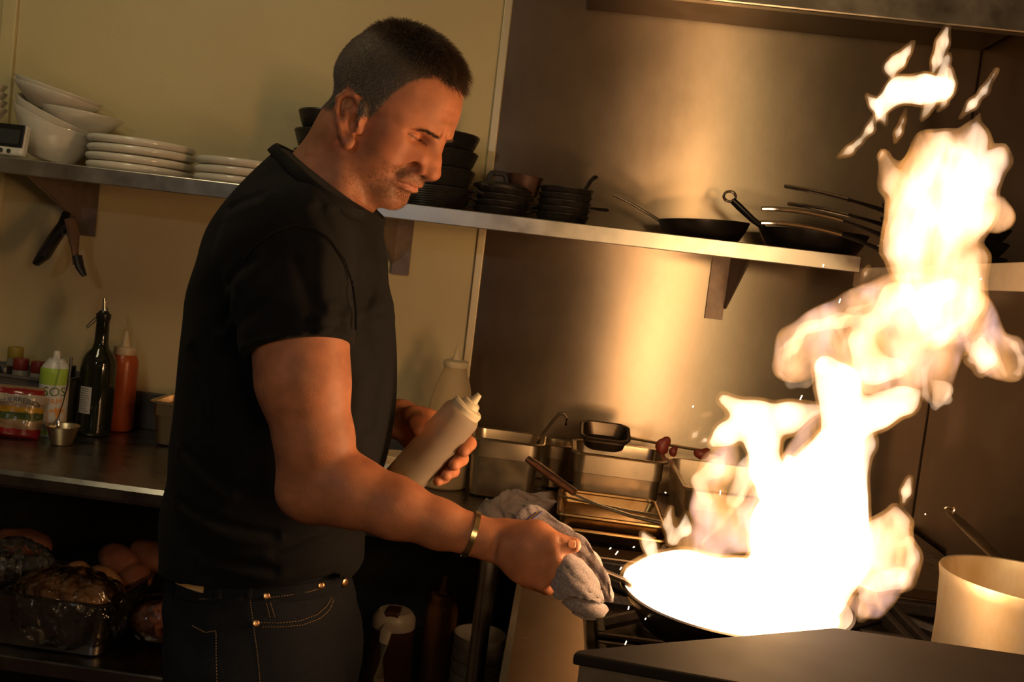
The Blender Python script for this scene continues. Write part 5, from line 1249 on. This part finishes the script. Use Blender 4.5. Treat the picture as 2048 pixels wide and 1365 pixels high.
# saucepan at the right
MT['alu'] = pbr('worn_aluminium', (0.80, 0.72, 0.58), 0.5, 0.9, col2=(0.62, 0.48, 0.28), scale=16, rvar=.06, stretch=(1, 1, .5))
sc = at(2062, 1166, 1.45)
spn = thing('saucepan', 'worn aluminium saucepan with a long flat handle at the right side of the range', 'pot', (sc[0], sc[1], .9055)); hz = sc[2]-.9055; r = .122
part('pot_body', MB().lathe([(0, 0), (r*.93, 0), (r*.97, .006), (r*.96, hz*.5), (r*.985, hz*.9), (r*1.01, hz), (r*1.0, hz+.003), (r*.97, hz+.002), (r*.94, hz*.9), (r*.93, .010), (0, .006)], 72), MT['alu'], spn, local=True, angle=50)
hd3 = part('handle', MB().tube(wp((1999, 1121, 1.590), (1986, 1107, 1.600), (1945, 1068, 1.62), (1905, 1030, 1.66), (1893, 1018, 1.67)), [.026, .024, .019, .013, .008], 12, .2, up=(0, 0, 1)), MT['steel_used'], spn)
part('hanging_ring', MB().tube([at(1899+10*math.cos(q), 1020+6*math.sin(q), 1.668) for q in np.linspace(0, 6.28, 16)], .0018, 6, cap=False), MT['steel_bright'], hd3)
# ------------------------------------------------------------------ the flames: glowing gas bodies, brighter where they are deeper
def fire_mat(name, col_a, col_b, strength, lo, hi, scale, stretch=(1, 1, .45), seed=0.0):
    m = bpy.data.materials.new(name); m.use_nodes = True; N, L = m.node_tree.nodes, m.node_tree.links
    N.remove(N['Principled BSDF']); out = [n for n in N if n.type == 'OUTPUT_MATERIAL'][0]
    tc = N.new('ShaderNodeTexCoord'); mp = N.new('ShaderNodeMapping'); mp.inputs['Scale'].default_value = stretch; mp.inputs['Location'].default_value = (seed, seed*.7, -seed)
    mp.inputs['Rotation'].default_value = (0, .25, 0)
    n = N.new('ShaderNodeTexNoise'); n.inputs['Scale'].default_value = scale; n.inputs['Detail'].default_value = 3; n.inputs['Distortion'].default_value = .8
    L.new(tc.outputs['Object'], mp.inputs[0]); L.new(mp.outputs[0], n.inputs['Vector'])
    mr = N.new('ShaderNodeMapRange'); mr.interpolation_type = 'SMOOTHSTEP'; mr.inputs[1].default_value = .36; mr.inputs[2].default_value = .66; mr.inputs[3].default_value = lo; mr.inputs[4].default_value = hi
    L.new(n.outputs['Fac'], mr.inputs[0])
    mu = N.new('ShaderNodeMath'); mu.operation = 'MULTIPLY'; mu.inputs[1].default_value = strength; L.new(mr.outputs[0], mu.inputs[0])
    n2 = N.new('ShaderNodeTexNoise'); n2.inputs['Scale'].default_value = scale*.6; L.new(mp.outputs[0], n2.inputs['Vector'])
    mx = N.new('ShaderNodeMix'); mx.data_type = 'RGBA'; mx.inputs[6].default_value = (*col_a, 1); mx.inputs[7].default_value = (*col_b, 1)
    m2 = N.new('ShaderNodeMapRange'); m2.inputs[1].default_value = .4; m2.inputs[2].default_value = .6; L.new(n2.outputs['Fac'], m2.inputs[0]); L.new(m2.outputs[0], mx.inputs[0])
    e = N.new('ShaderNodeEmission'); L.new(mx.outputs[2], e.inputs[0]); L.new(mu.outputs[0], e.inputs[1]); L.new(e.outputs[0], out.inputs['Volume'])
    return m
MT['fire_core'] = fire_mat('fire_core', (1, .66, .40), (1, .74, .52), 75, .55, 1.5, 16)
MT['fire_tongue'] = fire_mat('fire_tongue', (1, .60, .34), (1, .70, .52), 24, .12, 1.9, 30, seed=3.0)
MT['fire_veil'] = fire_mat('fire_veil', (1, .58, .34), (.90, .60, .66), 7, .10, 2.8, 26, (1, 1, .6), seed=7.0)
MT['fire_wisp'] = fire_mat('fire_wisp', (1, .56, .26), (1, .66, .42), 38, .5, 1.4, 40, seed=11.0)
MT['fire_fringe'] = fire_mat('fire_fringe', (1, .40, .09), (1, .46, .16), 15, .35, 1.5, 40, seed=15.0)
MT['fire_heart'] = fire_mat('fire_heart', (1, .70, .42), (1, .74, .50), 75, .6, 1.5, 50, seed=19.0)
fire = thing('flame', 'tall white and orange flame leaping from the pan up past the shelf', 'flame', at(1480, 1185, 1.295))
def fchain(pts, k=.012, flat=None):
    return P_chain([at(x, y, Y) for x, y, Y, r in pts], [r*Y/LENS_PX for x, y, Y, r in pts], k=k)
def fdisp(amp, s, seed, lo=(-.2, .8, .8), hi=(1.1, 1.8, 2.1)):
    return Prim(lambda P: amp*(nz(P, s, seed)+.5*nz(P, s*2.2, seed+3)), np.array(lo), np.array(hi), op='disp')
def gas(name, chains, mat, amp=.006, s=38, seed=0.0, h=.0042, extra=(), fringe=None):
    if fringe is None: fringe = .0042 if mat in ('fire_core', 'fire_tongue') else .0018 if mat == 'fire_veil' else 0
    pr = [p for c in chains for p in c]+list(extra)+[fdisp(amp, s, seed)]
    V_, F_ = sdf_mesh(pr, h)
    if fringe:
        q = sdf_mesh(pr+[Prim(lambda P: np.full(P.shape[:-1], -fringe, np.float32), (-.2, .8, .8), (1.1, 1.8, 2.1), op='disp')], h*1.15); np_mesh('flame_fringe', q[0], q[1], MT['fire_fringe'], fire, relax=3)
    return np_mesh(name, V_, F_, MT[mat], fire, relax=2)[0]
Y0 = 1.29
gas('flame_core', [fchain([(1330, 1178, 1.29, 26), (1430, 1172, 1.29, 34), (1520, 1165, 1.29, 40), (1595, 1130, 1.29, 86), (1612, 1050, 1.29, 100), (1640, 985, 1.28, 78), (1680, 900, 1.27, 50)], k=.016), fchain([(1290, 1165, 1.26, 12), (1320, 1150, 1.26, 16), (1365, 1158, 1.26, 14), (1400, 1148, 1.26, 16), (1450, 1152, 1.26, 14), (1480, 1140, 1.26, 18)], k=.006), fchain([(1540, 1080, 1.28, 40), (1524, 1035, 1.28, 18), (1518, 1010, 1.28, 4)]),
     fchain([(1680, 1000, 1.29, 60), (1672, 1120, 1.30, 60), (1650, 1190, 1.30, 46)], k=.02), fchain([(1560, 1050, 1.27, 50), (1590, 960, 1.27, 34), (1575, 915, 1.27, 10)]),
     fchain([(1700, 960, 1.28, 34), (1735, 890, 1.28, 16), (1742, 850, 1.28, 4)])], 'fire_core', .006, 30, 1.0,
    extra=[P_ell(at(1465, 1192, 1.295), (.138, .138, .034), k=.02)])
gas('flame_tongue', [fchain([(1680, 900, 1.27, 46), (1690, 830, 1.27, 38), (1676, 770, 1.27, 36), (1650, 735, 1.27, 24)]), fchain([(1690, 850, 1.27, 30), (1760, 825, 1.26, 30), (1810, 800, 1.26, 18), (1842, 782, 1.26, 4)])], 'fire_core', .005, 40, 2.0)
gas('flame_tongue', [fchain([(1545, 1010, 1.25, 24), (1530, 940, 1.24, 36), (1520, 880, 1.24, 34), (1510, 838, 1.24, 32), (1450, 800, 1.24, 14)]), fchain([(1510, 838, 1.24, 30), (1580, 832, 1.24, 28), (1642, 818, 1.24, 7)]),
     fchain([(1500, 845, 1.24, 26), (1455, 872, 1.24, 22), (1428, 886, 1.24, 8)])], 'fire_core', .005, 42, 3.0)
gas('flame_tongue', [fchain([(1875, 660, 1.27, 34), (1858, 590, 1.27, 40), (1842, 500, 1.27, 62), (1880, 410, 1.27, 88), (1888, 340, 1.27, 62), (1900, 285, 1.27, 22)], k=.02), fchain([(1925, 330, 1.27, 38), (1946, 270, 1.27, 22), (1964, 212, 1.27, 4)]),
     fchain([(1830, 400, 1.27, 44), (1788, 368, 1.27, 20), (1767, 312, 1.27, 4)]), fchain([(1862, 330, 1.27, 20), (1850, 282, 1.27, 9)]), fchain([(1968, 350, 1.27, 26), (1992, 320, 1.27, 12), (2004, 296, 1.27, 3)]),
     fchain([(1800, 470, 1.27, 30), (1775, 500, 1.27, 12)]), fchain([(1940, 520, 1.27, 30), (1930, 600, 1.27, 22), (1925, 660, 1.27, 14)])], 'fire_tongue', .006, 38, 4.0)
gas('flame_veil', [fchain([(1960, 420, 1.28, 34), (1990, 430, 1.28, 26), (1998, 400, 1.28, 10)])], 'fire_veil', .005, 40, 4.5)
gas('flame_tongue', [fchain([(1730, 1120, 1.30, 50), (1775, 1080, 1.30, 40), (1792, 1040, 1.30, 24), (1790, 1020, 1.30, 6)]), fchain([(1780, 1090, 1.30, 34), (1812, 1110, 1.30, 22), (1800, 1150, 1.30, 18), (1760, 1160, 1.30, 14)])], 'fire_tongue', .006, 44, 5.0)
gas('flame_veil', [fchain([(1572, 735, 1.26, 26), (1590, 690, 1.26, 30), (1650, 650, 1.26, 34), (1730, 620, 1.26, 44), (1810, 610, 1.26, 60), (1880, 620, 1.26, 66), (1935, 630, 1.26, 46), (1972, 680, 1.26, 28), (1992, 728, 1.26, 22), (2022, 742, 1.26, 15), (2042, 730, 1.26, 6)]),
     fchain([(1690, 680, 1.26, 44), (1740, 720, 1.26, 64), (1810, 720, 1.26, 56), (1868, 720, 1.26, 38), (1872, 780, 1.26, 24)]), fchain([(1600, 720, 1.26, 28), (1650, 700, 1.26, 40)]), fchain([(2000, 690, 1.26, 10), (2030, 690, 1.26, 14), (2040, 725, 1.26, 10)])], 'fire_veil', .006, 40, 6.0)
gas('flame_tongue', [fchain([(1745, 640, 1.26, 10), (1790, 590, 1.26, 22), (1850, 600, 1.26, 28), (1900, 580, 1.26, 18)]), fchain([(1600, 660, 1.25, 5), (1680, 640, 1.25, 12), (1760, 640, 1.25, 16)]), fchain([(1720, 680, 1.25, 22), (1740, 740, 1.25, 26), (1790, 740, 1.25, 18)]),
     fchain([(1570, 715, 1.25, 5), (1584, 692, 1.25, 9), (1600, 680, 1.25, 5)])], 'fire_wisp', .004, 60, 7.0, .0036)
gas('flame_wisp', [fchain([(1964, 680, 1.25, 6), (1972, 718, 1.25, 17), (1962, 745, 1.25, 6)]), fchain([(1945, 690, 1.25, 4), (1940, 720, 1.25, 5)])], 'fire_core', .002, 60, 1.0, .0034)
gas('flame_wisp', [fchain([(1866, 765, 1.25, 9), (1884, 780, 1.25, 14), (1876, 806, 1.25, 10)])], 'fire_wisp', .003, 60, 2.0, .0034)
gas('flame_veil', [fchain([(1540, 1060, 1.27, 50), (1470, 1060, 1.27, 46), (1415, 1010, 1.27, 30), (1398, 965, 1.27, 20), (1440, 930, 1.27, 28), (1466, 890, 1.27, 8)]), fchain([(1540, 1000, 1.27, 44), (1580, 940, 1.27, 30), (1600, 880, 1.27, 10)]),
     fchain([(1600, 920, 1.27, 26), (1625, 870, 1.27, 18), (1632, 838, 1.27, 5)]), fchain([(1420, 1100, 1.27, 34), (1380, 1080, 1.27, 20)]), fchain([(1700, 1210, 1.29, 26), (1740, 1215, 1.29, 22), (1760, 1180, 1.29, 26), (1800, 1160, 1.29, 20)])], 'fire_veil', .007, 44, 8.0)
gas('flame_tongue', [fchain([(1410, 1000, 1.26, 16), (1396, 962, 1.26, 12), (1432, 938, 1.26, 14), (1456, 900, 1.26, 5)]), fchain([(1470, 1000, 1.26, 16), (1500, 940, 1.26, 20), (1520, 880, 1.26, 12)])], 'fire_wisp', .004, 60, 9.0, .0036)
gas('flame_tongue', [fchain([(1310, 1130, 1.28, 16), (1300, 1090, 1.28, 12), (1286, 1068, 1.28, 5)]), fchain([(1345, 1080, 1.28, 14), (1335, 1050, 1.28, 7), (1342, 1015, 1.28, 3)]), fchain([(1370, 1060, 1.28, 14), (1372, 1025, 1.28, 4)]), fchain([(1270, 1150, 1.28, 12), (1258, 1138, 1.28, 5)])], 'fire_heart', .0025, 70, 10.0, .0032, fringe=.003)
gas('flame_tongue', [fchain([(1722, 1200, 1.27, 6), (1728, 1225, 1.27, 10), (1722, 1240, 1.27, 5)]), fchain([(1700, 1160, 1.27, 8), (1740, 1190, 1.27, 10), (1765, 1220, 1.27, 5)])], 'fire_wisp', .002, 60, 12.0, .0034, fringe=.003)
for i, pts in enumerate([
    [(1962, 640, 1.25, 4), (1985, 690, 1.25, 5), (1998, 730, 1.25, 5), (2012, 752, 1.25, 4)], [(2003, 672, 1.25, 3), (2028, 690, 1.25, 5), (2044, 722, 1.25, 6), (2036, 748, 1.25, 6), (2012, 744, 1.25, 4)],
    [(1930, 640, 1.25, 5), (1934, 690, 1.25, 5), (1946, 730, 1.25, 4)], [(1690, 690, 1.24, 5), (1676, 650, 1.24, 6), (1700, 622, 1.24, 5), (1750, 606, 1.24, 5)], [(1560, 748, 1.24, 5), (1580, 770, 1.24, 6), (1612, 768, 1.24, 6), (1640, 748, 1.24, 5)],
    [(1790, 690, 1.24, 4), (1830, 690, 1.24, 7), (1880, 670, 1.24, 8), (1930, 640, 1.24, 6), (1940, 590, 1.24, 5), (1936, 545, 1.24, 4)], [(1880, 700, 1.24, 4), (1850, 740, 1.24, 6), (1850, 790, 1.24, 5), (1870, 815, 1.24, 5), (1896, 800, 1.24, 5), (1898, 770, 1.24, 4)],
    [(1470, 1060, 1.24, 4), (1500, 1020, 1.24, 5), (1520, 980, 1.24, 5), (1525, 950, 1.24, 3)], [(1400, 1090, 1.25, 4), (1440, 1050, 1.25, 6), (1480, 1000, 1.25, 7), (1500, 950, 1.25, 5)], [(1576, 1000, 1.25, 5), (1580, 960, 1.25, 8), (1600, 930, 1.25, 5), (1606, 890, 1.25, 3)],
    [(1800, 1090, 1.28, 5), (1820, 1080, 1.28, 6), (1822, 1120, 1.28, 7), (1804, 1160, 1.28, 8), (1770, 1170, 1.28, 6)], [(1560, 700, 1.24, 4), (1600, 668, 1.24, 7), (1650, 644, 1.24, 7), (1720, 628, 1.24, 6)]]):
    gas('flame_filament', [fchain(pts, k=.006)], 'fire_wisp', .0014, 60, 40.0+i, .003)
for i, pts in enumerate([
    [(1786, 156, 1.28, 3), (1782, 135, 1.28, 14), (1798, 122, 1.28, 18), (1812, 105, 1.28, 9), (1826, 84, 1.28, 1)], [(1864, 152, 1.28, 1), (1873, 122, 1.28, 11), (1884, 85, 1.28, 13), (1894, 56, 1.28, 4)],
    [(1752, 244, 1.28, 2), (1768, 208, 1.28, 22), (1798, 182, 1.28, 36), (1845, 180, 1.28, 40), (1880, 180, 1.28, 34)], [(1843, 240, 1.28, 1), (1862, 204, 1.28, 12), (1882, 160, 1.28, 17), (1894, 118, 1.28, 7), (1897, 108, 1.28, 2)], [(1896, 140, 1.28, 8), (1897, 170, 1.28, 12), (1888, 205, 1.28, 6), (1876, 222, 1.28, 1)],
    [(1735, 192, 1.28, 2), (1750, 208, 1.28, 12), (1763, 230, 1.28, 8), (1770, 248, 1.28, 1)], [(1675, 315, 1.28, 1), (1698, 300, 1.28, 11), (1718, 284, 1.28, 7), (1738, 260, 1.28, 9), (1748, 234, 1.28, 2)],
    [(1789, 286, 1.28, 1), (1797, 264, 1.28, 7), (1806, 240, 1.28, 4), (1812, 220, 1.28, 1)], [(1920, 236, 1.28, 2), (1945, 208, 1.28, 9), (1968, 182, 1.28, 8), (1993, 140, 1.28, 1)],
    [(1758, 318, 1.28, 4), (1766, 305, 1.28, 7)], [(1807, 1008, 1.28, 4), (1812, 985, 1.28, 9), (1820, 958, 1.28, 4)], [(1382, 880, 1.25, 4), (1390, 870, 1.25, 9), (1400, 858, 1.25, 5)],
    [(1400, 885, 1.25, 3), (1410, 880, 1.25, 6)], [(1404, 833, 1.25, 3), (1420, 828, 1.25, 6)], [(1722, 570, 1.25, 3), (1732, 548, 1.25, 7), (1738, 535, 1.25, 4)]]):
    gas('flame_wisp', [fchain([(x, y, Y, r*.72) for x, y, Y, r in pts], k=.005)], 'fire_heart', .0016, 80, 20.0+i, .0026, fringe=.0030)
# sparks
def spark_mat():
    m, N, L, b = nodes('spark'); b.inputs['Emission Color'].default_value = (1, .72, .40, 1); b.inputs['Emission Strength'].default_value = 6; return m
MT['spark'] = spark_mat(); sk = MB()
for px, py, dx, dy in ((1678, 606, 3, -8), (1646, 534, 1, -5), (1231, 1110, 5, -7), (1219, 1099, 3, -3), (1266, 1096, 3, -2), (1256, 1220, 2, -6), (1240, 1140, 3, -5), (1207, 1225, 4, -4), (1250, 1290, 3, -7), (1330, 985, 2, 2), (1385, 815, 2, -3), (1600, 800, 4, -9), (1850, 1030, 1, -2), (1500, 905, 3, -4), (1290, 1240, 2, -3), (1315, 1120, 2, -6), (1440, 990, 1, -8), (1960, 560, 3, -3)):
    sk.tube([at(px, py, 1.22), at(px+dx, py+dy, 1.22)], .0007, 5)
tag(part('sparks', sk, MT['spark']), 'tiny glowing sparks flying round the flaming pan', 'sparks', kind='stuff')
